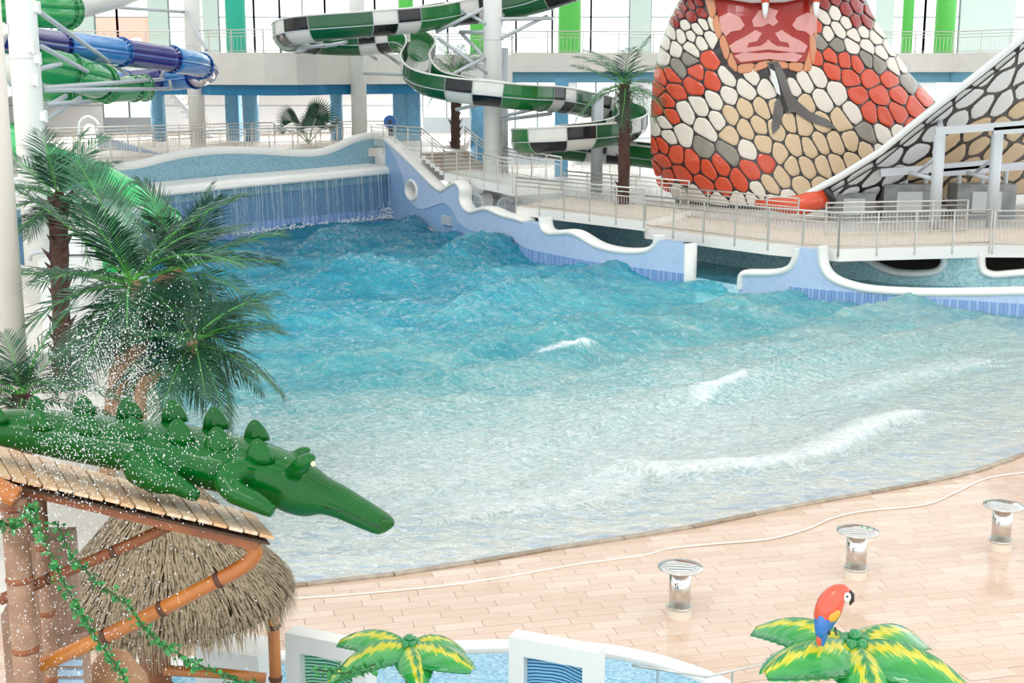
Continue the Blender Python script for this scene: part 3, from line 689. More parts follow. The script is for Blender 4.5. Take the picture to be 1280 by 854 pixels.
# ground storey wall with windows
edges2 = [(-60, 126, 0), (126, 192, 1), (192, 480, 0), (480, 528, 0), (528, 588, 1), (588, 700, 1), (700, 720, 0), (720, 770, 1), (770, 1090, 0), (1090, 1170, 0), (1170, 1215, 1), (1215, 1400, 0)]
gw = 1
for a, b, win in edges2:
    x0, x1 = X_at(a, 80), X_at(b, 80); zb_ = 3.3 if b < 600 else 1.4; c = (x0+x1)/2
    if not win:
        o = MB().box((c, 80, (zb_+6.6)/2), (x1-x0, .3, 6.6-zb_)).build('wall_ground_storey', mat('pale_wall', '#dfe3e6', .6), kind='structure', label='pale ground storey wall under the mezzanine')
        MB().box((c, 79.82, zb_+1.6), (x1-x0, .06, .08)).build('wall_rail', mat('wall_rail_grey', '#aab4bb', .5), o)
        continue
    root = thing('window_%d' % wi, None, None, (c, 80, zb_)); root['kind'] = 'structure'; wi += 1
    nb = max(1, round((x1-x0)/1.5)); w = (x1-x0)/nb
    for i in range(nb): MB().box((x0+(i+.5)*w, 80, (zb_+.9+6.5)/2), (w-.08, .02, 6.5-zb_-.98)).build('pane', glass, root)
    for i in range(nb+1): MB().box((x0+i*w, 80, (zb_+.9+6.5)/2), (.09, .14, 6.5-zb_-.9)).build('mullion', darkm, root)
    MB().box((c, 80, zb_+.45), (x1-x0, .3, .9)).build('sill_wall', mat('sill_grey', '#9fa9b0', .6), root)
# side wall far left and outdoor orange building beyond the glass
MB().box((-42, 66, 8), (.4, 60, 16)).build('wall_left', offwhite, kind='structure', label='off white hall wall on the far side')
ob = thing('orange_building', 'orange facade seen outside through the mezzanine windows', 'building', (X_at(165, 110), 110, 0))
mb = MB(); mb.prism([(-140, 90.5), (140, 90.5), (140, 220), (-140, 220)], -.5, 0); struct(mb, 'floor_outside', mat('snow', '#f2f4f6', .8), label='snow covered ground outside the windows')
x0, x1 = X_at(130, 110), X_at(190, 110)
MB().box(((x0+x1)/2, 110, 3.6), (x1-x0, 3.2, 7.2)).build('plinth', mat('pale_plinth', '#eceae8', .8), ob)
MB().box(((x0+x1)/2, 110, 9.2), (x1-x0, 3, 4)).build('wall', mat('orange_wall', '#f2b09a', .8), ob)
for i in range(3): MB().box((x0+(i+.5)*(x1-x0)/3, 108.4, 9), (.8, .1, 1.2)).build('window', mat('pale_pane', '#f6e2da', .4), ob.children[0])

# ================================================================== SLIDES
def frames(pts, up=Vector((0, 0, 1))):
    out = []
    for i, p in enumerate(pts):
        t = (pts[min(i+1, len(pts)-1)]-pts[max(i-1, 0)]).normalized(); sd = t.cross(up).normalized(); out.append((p, t, sd, sd.cross(t)))
    return out
def shell(fr, a0, a1, r_, th=.05, na=5):
    V = []; n = len(fr); m = na+1
    for rr in (r_, r_-th):
        for p, t, sd, uu in fr:
            for k in range(m):
                a = a0+(a1-a0)*k/na; V.append(p+sd*(rr*math.cos(a))+uu*(rr*math.sin(a)))
    o = n*m; F_ = []
    for i in range(n-1):
        for k in range(na):
            q = (i*m+k, i*m+k+1, (i+1)*m+k+1, (i+1)*m+k); F_.append(q); F_.append(tuple(o+j for j in q[::-1]))
    for i in range(n-1):
        F_.append((i*m, (i+1)*m, o+(i+1)*m, o+i*m)); F_.append((i*m+na, o+i*m+na, o+(i+1)*m+na, (i+1)*m+na))
    for k in range(na):
        F_.append((k, o+k, o+k+1, k+1)); e = (n-1)*m; F_.append((e+k, e+k+1, o+e+k+1, o+e+k))
    return MB().add(V, F_)
WALL = .42
def uprof(q, r_):              # distance along the U cross-section -> (side, up)
    arc = math.pi*r_
    if q < WALL: return (-r_, WALL-q)
    if q < WALL+arc: a = math.pi+(q-WALL)/r_; return (r_*math.cos(a), r_*math.sin(a))
    return (r_, q-WALL-arc)
def ushell(fr, q0, q1, r_, th=.05, na=5):
    V = []; n = len(fr); m = na+1
    for rr in (1, 0):
        for p, t, sd, uu in fr:
            for k in range(m):
                x, y = uprof(q0+(q1-q0)*k/na, r_)
                if not rr: x *= 1-th/r_; y = y*(1-th/r_) if y < 0 else y
                V.append(p+sd*x+uu*y)
    o = n*m; F_ = []
    for i in range(n-1):
        for k in range(na):
            q = (i*m+k, i*m+k+1, (i+1)*m+k+1, (i+1)*m+k); F_.append(q); F_.append(tuple(o+j for j in q[::-1]))
        F_.append((i*m, (i+1)*m, o+(i+1)*m, o+i*m)); F_.append((i*m+na, o+i*m+na, o+(i+1)*m+na, (i+1)*m+na))
    for k in range(na):
        F_.append((k, o+k, o+k+1, k+1)); e = (n-1)*m; F_.append((e+k, e+k+1, o+e+k+1, o+e+k))
    return MB().add(V, F_)
sg = mat('slide_green', '#08702f', .25, coat=.3); sgd = mat('slide_dark_green', '#0a5a30', .25, coat=.3); sw_ = mat('slide_white', '#e8e6df', .25, coat=.6); sb_ = mat('slide_black', '#101218', .25, coat=.3)
def px_path(P, dz=0): return catmull([aty(*p)+Vector((0, 0, dz)) for p in P], 10)
path = resample(px_path(((760, -30, 60), (700, -8, 60), (660, 4, 60.5), (615, 12, 60.5), (570, 17, 60), (520, 25, 58.5), (450, 31, 57), (395, 36, 56.5), (364, 42, 58), (362, 49, 60.5), (395, 53, 62.5), (445, 55, 63), (485, 52, 62.5), (512, 52, 61.2), (526, 66, 60), (519, 86, 58.6), (533, 103, 57.4), (570, 112, 56.6), (615, 117, 56.2), (655, 122, 56.5), (690, 124, 58.5), (725, 130, 61), (760, 137, 62.5), (785, 146, 62), (790, 158, 60), (765, 167, 57.8), (720, 172, 56.3), (680, 175, 56.2), (658, 177, 57.5), (668, 181, 60), (720, 187, 61.5), (780, 192, 61.5), (830, 198, 60)), .1), .28)
fr = frames(path)
gs = thing('check_slide', 'green open water slide with black and white check panels looping past the columns', 'water slide', tuple(path[-1]))
pat = [(8, sg, sg), (4, sb_, sw_), (4, sw_, sb_)]
i0 = next(i for i, q in enumerate(path) if proj(q)[0] < 396); i = (i0-8) % 16-16; k = 0; QT = 2*WALL+math.pi*.64; Q1 = .58
while i < len(fr)-1:
    n, up_m, lo_m = pat[k % 3]; ia, j = max(i, 0), min(i+n, len(fr)-1); sub = fr[ia:j+1]
    if up_m is lo_m: up_m = lo_m = sg if (k//3) % 2 == 0 else sgd
    if len(sub) > 1:
        for (a, b, m_) in ((0, Q1, up_m), (Q1, QT/2, lo_m), (QT/2, QT-Q1, lo_m), (QT-Q1, QT, up_m)): ushell(sub, a, b, .64).build('panel', m_, gs, smooth=False)
        p_, t, sd, uu = fr[j]; MB().tube([p_+sd*(uprof(q, .66)[0])+uu*(uprof(q, .66)[1]) for q in np.linspace(0, QT, 18)], .02, 5).build('flange', mat('flange_grey', '#a9b8ae', .4), gs, smooth=True)
    i += n; k += 1
for q in (0, QT, Q1, QT-Q1):
    MB().tube([p_+sd*(uprof(q, .645)[0])+uu*(uprof(q, .645)[1]) for p_, t, sd, uu in fr], .045 if q in (0, QT) else .022, 6).build('rim' if q in (0, QT) else 'seam', sw_ if q in (0, QT) else greysteel, gs, smooth=True)
def strut(parent, a, b, r_=.07, name='strut'): return MB().tube([a, b], r_, 8).build(name, greysteel, parent, smooth=True)
for a, b in (((548, 48, 58.5), (616, 96, 58.2)), ((545, 40, 59), (606, 10, 58.4)), ((560, 96, 57.5), (606, 72, 58.2)), ((562, 4, 60), (608, 30, 58.2)), ((575, 40, 60), (608, 40, 58.3)), ((575, 40, 60), (610, 76, 58.3)), ((570, 137, 57), (612, 128, 58.2)), ((626, 150, 58.2), (690, 142, 58.3)), ((626, 146, 58.3), (730, 122, 60.5)), ((626, 48, 58.3), (684, 20, 60)), ((622, 48, 58.3), (630, 14, 60.3)), ((626, 24, 58.3), (690, 23, 60)), ((406, 58, 58), (456, 48, 66.6)), ((456, 48, 66.6), (502, 82, 62)), ((456, 64, 66.6), (470, 74, 63)), ((456, 92, 66.6), (502, 93, 60)), ((372, 60, 58), (420, 56, 60))):
    strut(gs, aty(*a), aty(*b), .08)
# grey support posts under its lower loops
for px, y0, Y in ((747, 118, 60), (628, 60, 62)):
    p = aty(px, y0, Y); MB().lathe([(.27, 1.42), (.27, p.z)], (p.x, Y, 0), 16).build('support_post', greysteel, gs, smooth=True)

# blue and violet tube slide
sv = mat('slide_violet', '#332a7d', .15, coat=.9); sbl = mat('slide_blue', '#2f7fc9', .15, coat=.9, var='#4b92d0', vscale=2); flb = mat('flange_blue', '#1e62b8', .25)
path = resample(px_path(((-70, 36, 43), (0, 46, 45.5), (60, 55, 48), (110, 60, 50), (180, 69, 53), (225, 76, 55), (250, 82, 57), (257, 90, 59), (240, 96, 60.5), (200, 99, 60.5), (150, 103, 58.5), (110, 107, 56), (60, 110, 53))), .3)
fr = frames(path); bs = thing('tube_slide', 'closed blue and violet tube slide bending at the white column', 'water slide', tuple(path[0]))
pxs = [proj(q)[0] for q in path]; tn = int(np.argmax(pxs))
cuts = [0]+[next(i for i in range(tn+1) if pxs[i] > v) for v in (77, 150, 212, 250)]+[next(i for i in range(tn, len(pxs)) if pxs[i] < v) for v in (246, 203, 157, 118)]+[len(fr)-1]
for k, (a, b) in enumerate(zip(cuts, cuts[1:])):
    for h in (0, 1): shell(fr[a:b+1], h*math.pi, (h+1)*math.pi, .52, .04, 8).build('tube_half', (sv, sbl)[k % 2], bs, smooth=True)
    p, t, sd, uu = fr[b]; MB().tube([p+sd*(.55*math.cos(q))+uu*(.55*math.sin(q)) for q in np.linspace(0, 2*math.pi, 20)], .035, 6).build('flange', flb, bs, smooth=True)
MB().tube([p+sd*(.53*math.cos(R(190)))+uu*(.53*math.sin(R(190))) for p, t, sd, uu in fr], .025, 5).build('seam', flb, bs, smooth=True)
MB().tube([p+sd*(.53*math.cos(R(-10)))+uu*(.53*math.sin(R(-10))) for p, t, sd, uu in fr], .025, 5).build('seam', flb, bs, smooth=True)
for a, b in (((48, 14, 38.4), (166, 98, 57)), ((52, 58, 38.4), (150, 112, 58)), ((56, 110, 38.4), (204, 99, 57.5)), ((56, 113, 38.4), (214, 111, 58)), ((56, 135, 38.4), (82, 120, 42)), ((50, 86, 38.4), (76, 80, 42)), ((10, 36, 38.2), (-2, 66, 40)), ((58, 148, 38.4), (100, 122, 46)), ((60, 130, 38.4), (112, 127, 46)), ((130, 8, 60), (230, 15, 65.6)), ((130, 8, 60), (172, -1, 60)), ((232, 15, 65.6), (258, 62, 58)), ((200, 99, 60), (204, 90, 57)), ((214, 111, 60), (212, 100, 60))):
    strut(bs, aty(*a), aty(*b), .075)

# green tubes
gl1 = mat('tube_green', '#2f9e54', .2, coat=.8); gl2 = mat('tube_bright_green', '#38c06b', .22, coat=.7)
def tube_slide(P, r_, m_, label, name='green_tube_slide', a0=0, a1=2*math.pi, seg=6):
    path = resample(px_path(P), .3); fr = frames(path); root = thing(name, label, 'water slide', tuple(path[0]))
    for a in range(0, len(fr)-1, seg):
        b = min(a+seg, len(fr)-1)
        for h in (0, 1): shell(fr[a:b+1], a0+(a1-a0)*h/2, a0+(a1-a0)*(h+1)/2, r_, .05, 8).build('tube_half', m_, root, smooth=True)
        p, t, sd, uu = fr[b]; MB().tube([p+sd*((r_+.03)*math.cos(q))+uu*((r_+.03)*math.sin(q)) for q in np.linspace(a0, a1, 20)], .03, 6).build('flange', gl1, root, smooth=True)
    return root
tube_slide(((-40, 0, 44), (20, 8, 45), (60, 12, 46), (85, 12, 47)), .62, gl1, 'short green tube slide ending above the violet tube')
tube_slide(((-40, 62, 47), (20, 76, 47), (70, 86, 47.5), (105, 96, 48.5), (128, 104, 50)), .66, gl1, 'wide green slide tube curling below the violet tube')
tube_slide(((-60, 135, 43), (0, 165, 41), (40, 190, 40), (95, 211, 39.5), (135, 226, 39), (170, 248, 38), (205, 275, 37), (222, 305, 36.5)), .42, gl2, 'bright green chute coming down behind the palms', 'green_chute')
tube_slide(((30, 92, 50.3), (60, 112, 50.3), (110, 113, 51.2), (180, 110, 54.5)), .5, gl1, 'dark green tube below the blue bend', a0=0)
mb = MB(); mb.tube([aty(x, y, Y) for x, y, Y in ((60, 8, 52), (100, 4, 54), (145, -8, 57), (200, -30, 60))], .6, 16); mb.build('white_tube_slide', sw_, smooth=True, label='white slide tube rising behind the mezzanine windows', cat='water slide')
mb = MB(); mb.tube([aty(x, y, Y) for x, y, Y in ((-30, 80, 44), (0, 85, 44), (40, 92, 44))], .5, 16); mb.build('white_tube_slide', sw_, smooth=True, label='white slide tube passing behind the thick column', cat='water slide')

# white run-out troughs with green stripes behind the palms
ro = thing('slide_runout', 'white slide run-out box with green stripes and grey handle behind the palms', 'slide run-out', tuple(aty(105, 420, 30)))
a = aty(62, 270, 30); b = aty(158, 270, 30); lo_z = .25; gwm = mat('runout_white', '#eef0ee', .25, coat=.5); ggm = mat('runout_green', '#16b25c', .3, coat=.4)
midz = aty(62, 318, 30).z
MB().box(((a.x+b.x)/2, 30.6, (a.z+midz)/2), (b.x-a.x, 1.2, a.z-midz)).build('side_panel', gwm, ro)
MB().box(((a.x+b.x)/2, 30.3, (midz+lo_z)/2-.02), (b.x-a.x+.2, 1.9, midz-lo_z-.04)).build('trough_body', gwm, ro)
MB().box(((a.x+b.x)/2, 30.6, a.z+.05), (b.x-a.x+.1, 1.3, .09)).build('rim', sw_, ro)
for x in (72, 143):
    c = aty(x, 295, 30); MB().add([(c.x-.1, 29.98, a.z), (c.x+.08, 29.98, a.z), (c.x+.16, 29.98, midz), (c.x-.04, 29.98, midz)]+[(c.x-.1, 30.02, a.z), (c.x+.08, 30.02, a.z), (c.x+.16, 30.02, midz), (c.x-.04, 30.02, midz)], [(0, 1, 2, 3), (4, 7, 6, 5), (0, 4, 5, 1), (2, 6, 7, 3), (1, 5, 6, 2), (3, 7, 4, 0)]).build('green_stripe', ggm, ro)
MB().tube([aty(38, 326, 29.2), aty(38, 319, 29.2), aty(44, 316, 29.2), aty(66, 314, 29.2), aty(70, 318, 29.3)], .05, 8).build('handle', greysteel, ro, smooth=True)
MB().box(aty(105, 372, 29.0)+Vector((0, 0, -.4)), (1.2, .2, 1.6), R(8)).build('end_plate', gwm, ro)
MB().box(aty(150, 330, 29.2), (.7, .25, .35)).build('green_cap', ggm, ro)

# ================================================================== SCALED SNAKE SLIDE
def clip(poly, px, py, nx, ny):
    out = []; n = len(poly)
    for i in range(n):
        a = poly[i]; b = poly[(i+1) % n]; da = (a[0]-px)*nx+(a[1]-py)*ny; db = (b[0]-px)*nx+(b[1]-py)*ny
        if da <= 0: out.append(a)
        if (da < 0 < db) or (db < 0 < da): t = da/(da-db); out.append((a[0]+(b[0]-a[0])*t, a[1]+(b[1]-a[1])*t))
    return out
def in_poly(p, poly):
    r_ = False; n = len(poly)
    for i in range(n):
        a, b = poly[i], poly[(i+1) % n]
        if (a[1] > p[1]) != (b[1] > p[1]) and p[0] < (b[0]-a[0])*(p[1]-a[1])/(b[1]-a[1])+a[0]: r_ = not r_
    return r_
def scatter(poly, rad, seed, tries=9000):
    g = random.Random(seed); xs = [p[0] for p in poly]; ys_ = [p[1] for p in poly]; P = []
    for _ in range(tries):
        p = (g.uniform(min(xs), max(xs)), g.uniform(min(ys_), max(ys_)))
        if not in_poly(p, poly): continue
        r_ = rad(p)
        if all((p[0]-q[0])**2+(p[1]-q[1])**2 > (.5*(r_+q[2]))**2 for q in P): P.append((*p, r_))
    return P
def cells(poly, P, relax=2):
    for it in range(relax+1):
        C = []
        for i, p in enumerate(P):
            c = poly
            for q in sorted(P, key=lambda q: (q[0]-p[0])**2+(q[1]-p[1])**2)[1:22]:
                mx_, my_ = (p[0]+q[0])/2, (p[1]+q[1])/2; c = clip(c, mx_, my_, q[0]-p[0], q[1]-p[1])
                if not c: break
            C.append(c)
        if it < relax: P = [((sum(a for a, b in c)/len(c), sum(b for a, b in c)/len(c), p[2]) if c else p) for p, c in zip(P, C)]
    return P, C
def inset_round(c, d):
    n = len(c); ar = sum(c[i][0]*c[(i+1) % n][1]-c[(i+1) % n][0]*c[i][1] for i in range(n))
    if ar < 0: c = c[::-1]
    q = c
    for i in range(n):
        a, b = c[i], c[(i+1) % n]; ex, ey = b[0]-a[0], b[1]-a[1]; L_ = math.hypot(ex, ey)
        if L_ < 1e-6: continue
        nx, ny = ey/L_, -ex/L_; q = clip(q, a[0]-nx*d, a[1]-ny*d, nx, ny)
        if len(q) < 3: return None
    for _ in range(1):
        q = [z for i in range(len(q)) for z in ((q[i][0]*.8+q[(i+1) % len(q)][0]*.2, q[i][1]*.8+q[(i+1) % len(q)][1]*.2), (q[i][0]*.2+q[(i+1) % len(q)][0]*.8, q[i][1]*.2+q[(i+1) % len(q)][1]*.8))]
        if len(q) > 40: break
    # drop near-duplicate points
    o = [q[0]]
    for z in q[1:]:
        if math.hypot(z[0]-o[-1][0], z[1]-o[-1][1]) > .6: o.append(z)
    return o if len(o) > 3 else None
scale_m = {k: mat('scale_'+k, c, .22, coat=.3) for k, c in (('cream', '#e9dfd0'), ('tan', '#dcc09a'), ('orange', '#d9502e'), ('red', '#9c2a22'), ('grey', '#8f877a'), ('peach', '#d7926a'), ('white', '#e6e8e6'), ('pink', '#dc9a94'), ('black', '#1d1a1a'))}
skin = mat('snake_joint', '#2a2422', .25, coat=.6)
def plate(outline, M, proud, name, m_, parent, base=.0):      # a thin raised piece lying on a curved surface
    ctr = (sum(a for a, b in outline)/len(outline), sum(b for a, b in outline)/len(outline)); V = []; n = len(outline)
    for a, b in outline: V.append(M(a, b, base-.03))
    for a, b in outline: V.append(M(a, b, proud*.7))
    for a, b in outline: V.append(M(ctr[0]+(a-ctr[0])*.8, ctr[1]+(b-ctr[1])*.8, proud))
    V.append(M(*ctr, proud*1.08)); F_ = []
    for i in range(n):
        j = (i+1) % n; F_ += [(i, j, n+j, n+i), (n+i, n+j, 2*n+j, 2*n+i), (2*n+i, 2*n+j, 3*n)]
    o = MB().add(V, F_).build(name, m_, parent, smooth=False); return o
# the hood: front elevation of its shell; the surface bulges towards the pool
HO = [(868, -60), (855, -12), (838, 22), (824, 60), (816, 100), (813, 150), (814, 200), (822, 232), (846, 250), (900, 258), (1010, 262), (1100, 262), (1200, 250), (1230, 215), (1210, 175), (1174, 132), (1140, 95), (1112, 55), (1092, 20), (1078, -12), (1068, -60)]
def span(y):
    l = np.interp(y, [-60, -12, 22, 60, 100, 150, 200, 262], [868, 855, 838, 824, 816, 813, 814, 850]); r_ = np.interp(y, [-60, -12, 20, 55, 95, 132, 175, 215, 262], [1068, 1078, 1092, 1112, 1140, 1174, 1210, 1235, 1250]); return l, r_
def hoodM(x, y, h):
    l, r_ = span(y); u = min(max((x-l)/(r_-l), 0), 1)*2-1; u = max(-1, min(1, u))
    bul = math.sqrt(max(0, 1-u*u*.985)); dep = np.interp(y, [-60, 60, 260], [3.2, 3.8, 4.6])
    Yv = 57-dep*bul+np.interp(y, [-60, 260], [1.2, 0]); nrm = Vector((u*.8, -bul-.15, .1)).normalized()
    return aty(x, y, Yv)+nrm*h
sn = thing('snake_slide', 'giant cobra hood slide with orange cream and tan scales and red mouth', 'water slide', tuple(hoodM(1000, 258, 0)))
mb = MB(); V = []; ny, nx_ = 40, 48
for j in range(ny+1):
    y = -60+(262+60)*j/ny; l, r_ = span(y)
    for i in range(nx_+1): V.append(hoodM(l+(r_-l)*i/nx_, y, 0))
n0 = len(V)
for j in range(ny+1):
    y = -60+(262+60)*j/ny; l, r_ = span(y)
    for i in range(nx_+1): V.append(hoodM(l+(r_-l)*i/nx_, y, -.12))
w_ = nx_+1; F_ = []
for j in range(ny):
    for i in range(nx_): q = (j*w_+i, j*w_+i+1, (j+1)*w_+i+1, (j+1)*w_+i); F_.append(q); F_.append(tuple(n0+k for k in q[::-1]))
    for e in (0, nx_): q = (j*w_+e, (j+1)*w_+e, n0+(j+1)*w_+e, n0+j*w_+e); F_.append(q)
MB().add(V, F_).build('hood_shell', skin, sn, smooth=True)
MOUTH = [(893, -60), (893, -10), (897, 15), (905, 40), (914, 62), (922, 80), (945, 78), (963, 74), (985, 77), (1005, 78), (1010, 60), (1010, 30), (1012, 0), (1015, -60)]
COLLAR = [(878, -60), (880, -5), (889, 28), (898, 52), (908, 80), (922, 93), (940, 92), (962, 84), (985, 88), (1002, 92), (1016, 88), (1021, 55), (1021, 20), (1024, -10), (1030, -60)]
DK = np.array([.55, .83]); DK /= np.linalg.norm(DK)      # scales are drawn out down and to the right
TA = np.eye(2)+(1/1.55-1)*np.outer(DK, DK); TI = np.linalg.inv(TA)
def fwd(p): v = TA @ np.array(p[:2]); return (float(v[0]), float(v[1]))
def inv(p): v = TI @ np.array(p[:2]); return (float(v[0]), float(v[1]))
def srad(p):
    x, y = inv(p); l, r_ = span(y)
    r0 = 18.5
    if x < 900 and y < 75: r0 = 10+max(0, (y-20)*.05)
    if x < 838: r0 = min(r0, 14)
    if x > 1020 and y < 75: r0 = 12
    if x > 1065 and y < 95: r0 = min(r0, 14)
    if y < 18: r0 = min(r0, 12)
    return r0*.8
SK = [fwd(q) for q in HO]
P, C = cells(SK, scatter(SK, srad, 4), 1)
def scol(x, y):
    if y < 22+max(0, 880-x)*.15 and x < 900: return 'red'
    if y < 30 and x > 1060-(30-y): return 'red'
    if y < 12 and x > 1020: return 'red'
    band = None
    if x < 905:                                        # left: white band, grey row, orange band, cream, grey, orange
        if y < 62+(900-x)*.28-(12 if x > 870 else 0): return 'cream'
        if y < 72+(900-x)*.3-(6 if x > 870 else 0): return 'grey'
        if y < 128-(x-870)*.2 and x > 842: return 'orange' if x < 903 else 'cream'
        if x <= 848 and y < 150: return 'orange'
    if x > 1018:                                       # right mirror
        k = (x-1018)
        if y < 40+k*.45 and x > 1022: return 'cream'
        if y < 50+k*.5 and x > 1022: return 'grey' if random.random() < .8 else 'cream'
        if y < 80+k*.62+min(k, 40)*.5: return 'orange'
        if y < 118+k*.62: return 'cream'
        if y < 134+k*.5 and x > 1075: return 'grey'
        if y < 152+k*.5 and x > 1082: return 'orange'
    if y > 178+max(0, (x-850))*.1 and x < 960:
        if y < 192+(x-850)*.02 and x > 835: return 'grey' if random.random() < .7 else 'cream'
        if y < 236: return 'orange'
        return 'cream'
    if x > 905 and x < 1090 and y > 118+abs(x-965)*.12 and y < 236: return 'tan'
    if y > 224 and x > 930: return 'cream'
    return 'cream'
cnt = 0
for p, c in zip(P, C):
    x, y = inv(p)
    if len(c) < 3 or in_poly((x, y), [(955+(a-955)*.97, b) for a, b in COLLAR]): continue
    q = inset_round([inv(z) for z in c], 1.0)
    if q: plate(q, hoodM, .07, 'scale', scale_m[scol(x, y)], sn); cnt += 1
print('hood scales', cnt)
def ring_piece(a, b): return plate(a, hoodM, .1, b, scale_m['peach'], sn)
co_l = list(COLLAR); 
n = len(COLLAR)
for i in range(n-1):
    a, b = COLLAR[i], COLLAR[i+1]; c_, d_ = MOUTH[min(i, len(MOUTH)-1)], MOUTH[min(i+1, len(MOUTH)-1)]
    if i >= len(MOUTH)-1: break
    q = inset_round([a, b, d_, c_], .5)
    if q: ring_piece(q, 'collar_scale')
def dense(poly, step=8):
    o = []
    for i in range(len(poly)):
        a, b = poly[i], poly[(i+1) % len(poly)]; k = max(1, int(math.hypot(b[0]-a[0], b[1]-a[1])/step)); o += [(a[0]+(b[0]-a[0])*t/k, a[1]+(b[1]-a[1])*t/k) for t in range(k)]
    return o
def sheet(poly, h0, h1, name, m_):
    pl = dense(poly, 6); tri = geometry.tessellate_polygon([[Vector((a, b, 0)) for a, b in pl]]); bm = bmesh.new(); vv_ = [bm.verts.new((a, b, 0)) for a, b in pl]
    for t in tri:
        try: bm.faces.new([vv_[i] for i in t])
        except ValueError: pass
    for k in range(-60, 270, 8): bmesh.ops.bisect_plane(bm, geom=bm.verts[:]+bm.edges[:]+bm.faces[:], plane_co=(0, k, 0), plane_no=(0, 1, 0))
    for k in range(850, 1100, 10): bmesh.ops.bisect_plane(bm, geom=bm.verts[:]+bm.edges[:]+bm.faces[:], plane_co=(k, 0, 0), plane_no=(1, 0, 0))
    bm.verts.index_update(); n = len(bm.verts); V = [hoodM(v.co.x, v.co.y, h1) for v in bm.verts]+[hoodM(v.co.x, v.co.y, h0) for v in bm.verts]; F_ = []
    for f in bm.faces: ids = [v.index for v in f.verts]; F_.append(tuple(ids))
    for e in bm.edges:
        if len(e.link_faces) == 1: a, b = [v.index for v in e.verts]; F_.append((a, b, b+n, a+n))
    bm.free(); return MB().add(V, F_).build(name, m_, sn, smooth=False)
sheet(MOUTH, 0, .11, 'mouth', mat('mouth_red', '#a52a22', .2, coat=.3))
pk = scale_m['pink']
def mirror(P): return [(2*960-a, b) for a, b in P]
for S in ([(900, 22), (912, 16), (925, 22), (931, 32), (926, 38), (914, 40), (908, 46), (902, 38)],
          [(940, 26), (948, 14), (960, 10), (972, 14), (968, 22), (972, 28), (966, 33), (960, 30), (952, 34), (942, 34)],
          [(912, 58), (920, 52), (932, 46), (944, 38), (952, 42), (946, 52), (936, 54), (934, 60), (950, 58), (962, 50), (962, 62), (946, 64), (930, 66), (916, 66)],
          [(918, 70), (930, 66), (948, 67), (962, 66), (962, 74), (944, 76), (926, 78)]):
    sheet(S, .1, .135, 'mouth_marking', pk)
    if S[0][0] < 935: sheet(mirror(S)[::-1], .1, .135, 'mouth_marking', pk)
# dark forked tongue and channel down the belly
sheet([(958, 78), (972, 77), (980, 92), (990, 120), (998, 128), (1012, 140), (1034, 150), (1046, 163), (1030, 158), (1010, 152), (992, 140), (984, 142), (972, 118), (964, 98)], .07, .12, 'tongue', mat('tongue_grey', '#57504c', .12, coat=.9))
sheet([(961, 80), (966, 80), (976, 112), (985, 138), (981, 142), (971, 116)], .11, .14, 'tongue_groove', scale_m['black'])
sheet([(968, 128), (975, 120), (979, 140), (974, 160), (966, 168), (964, 160)], .07, .12, 'tongue_fork', MATS['tongue_grey'])
sheet([(962, 86), (968, 90), (973, 108), (975, 120), (970, 116), (964, 100)], .13, .15, 'tongue_highlight', scale_m['white'])
for x, y, s_ in ((955, 6, 1), (1012, 6, .95)):         # fangs hang in front of the palate
    a = hoodM(x, y-14, .5); b = hoodM(x-1, y+20*s_, .62); m_ = a.lerp(b, .45)
    MB().tube([a, m_], [.16, .15], 10).build('fang_root', scale_m['orange'], sn, smooth=True)
    MB().tube([m_, m_.lerp(b, .6), b], [.15, .1, .015], 10).build('fang', scale_m['white'], sn, smooth=True)
MB().tube([hoodM(x, y, .45) for x, y in ((850, -2), (862, -14), (900, -10), (940, -4), (975, -4), (1010, -12), (1060, -20))], [.1, .3, .3, .32, .3, .3, .1], 10).build('upper_lip', scale_m['white'], sn, smooth=True)

# the flank: underside of the trough climbing to the right on grey steel frames
RIM = [(1000, 249), (1050, 222), (1100, 191), (1140, 158), (1180, 127), (1220, 96), (1250, 72), (1280, 47), (1330, 5), (1360, -25)]
def rim_y(x): return float(np.interp(x, [a for a, b in RIM], [b for a, b in RIM]))
def flankM(x, y, h):
    ry = rim_y(x); d = max(0, y-ry); Y0 = np.interp(x, [1000, 1360], [49.0, 45.0]); Yv = Y0+d*.036+.00006*d*d
    return aty(x, y, float(Yv))+Vector((-.1, -.75, -.6)).normalized()*h
FL = [(1000, 251)]+[(a, b+3) for a, b in RIM[1:]]+[(1360, 240), (1280, 243), (1150, 250), (1060, 254)]
fk = thing('snake_flank', 'climbing trough of the snake slide with white grey and tan scales on steel frames', 'water slide', tuple(flankM(1010, 252, 0)))
mb = MB(); V = []; nx_, ny = 50, 14; xs = np.linspace(1000, 1360, nx_+1)
for x in xs:
    lo_y = float(np.interp(x, [1000, 1060, 1150, 1280, 1360], [252, 254, 250, 243, 240]))
    for j in range(ny+1): V.append(flankM(x, rim_y(x)+(lo_y-rim_y(x))*j/ny, 0))
n0 = len(V); V += [Vector(v)+Vector((.02, .16, .1)) for v in V]; w_ = ny+1; F_ = []
for i in range(nx_):
    for j in range(ny): q = (i*w_+j, i*w_+j+1, (i+1)*w_+j+1, (i+1)*w_+j); F_.append(q); F_.append(tuple(n0+k for k in q[::-1]))
    for e in (0, ny): F_.append((i*w_+e, (i+1)*w_+e, n0+(i+1)*w_+e, n0+i*w_+e))
MB().add(V, F_).build('trough_shell', skin, fk, smooth=True)
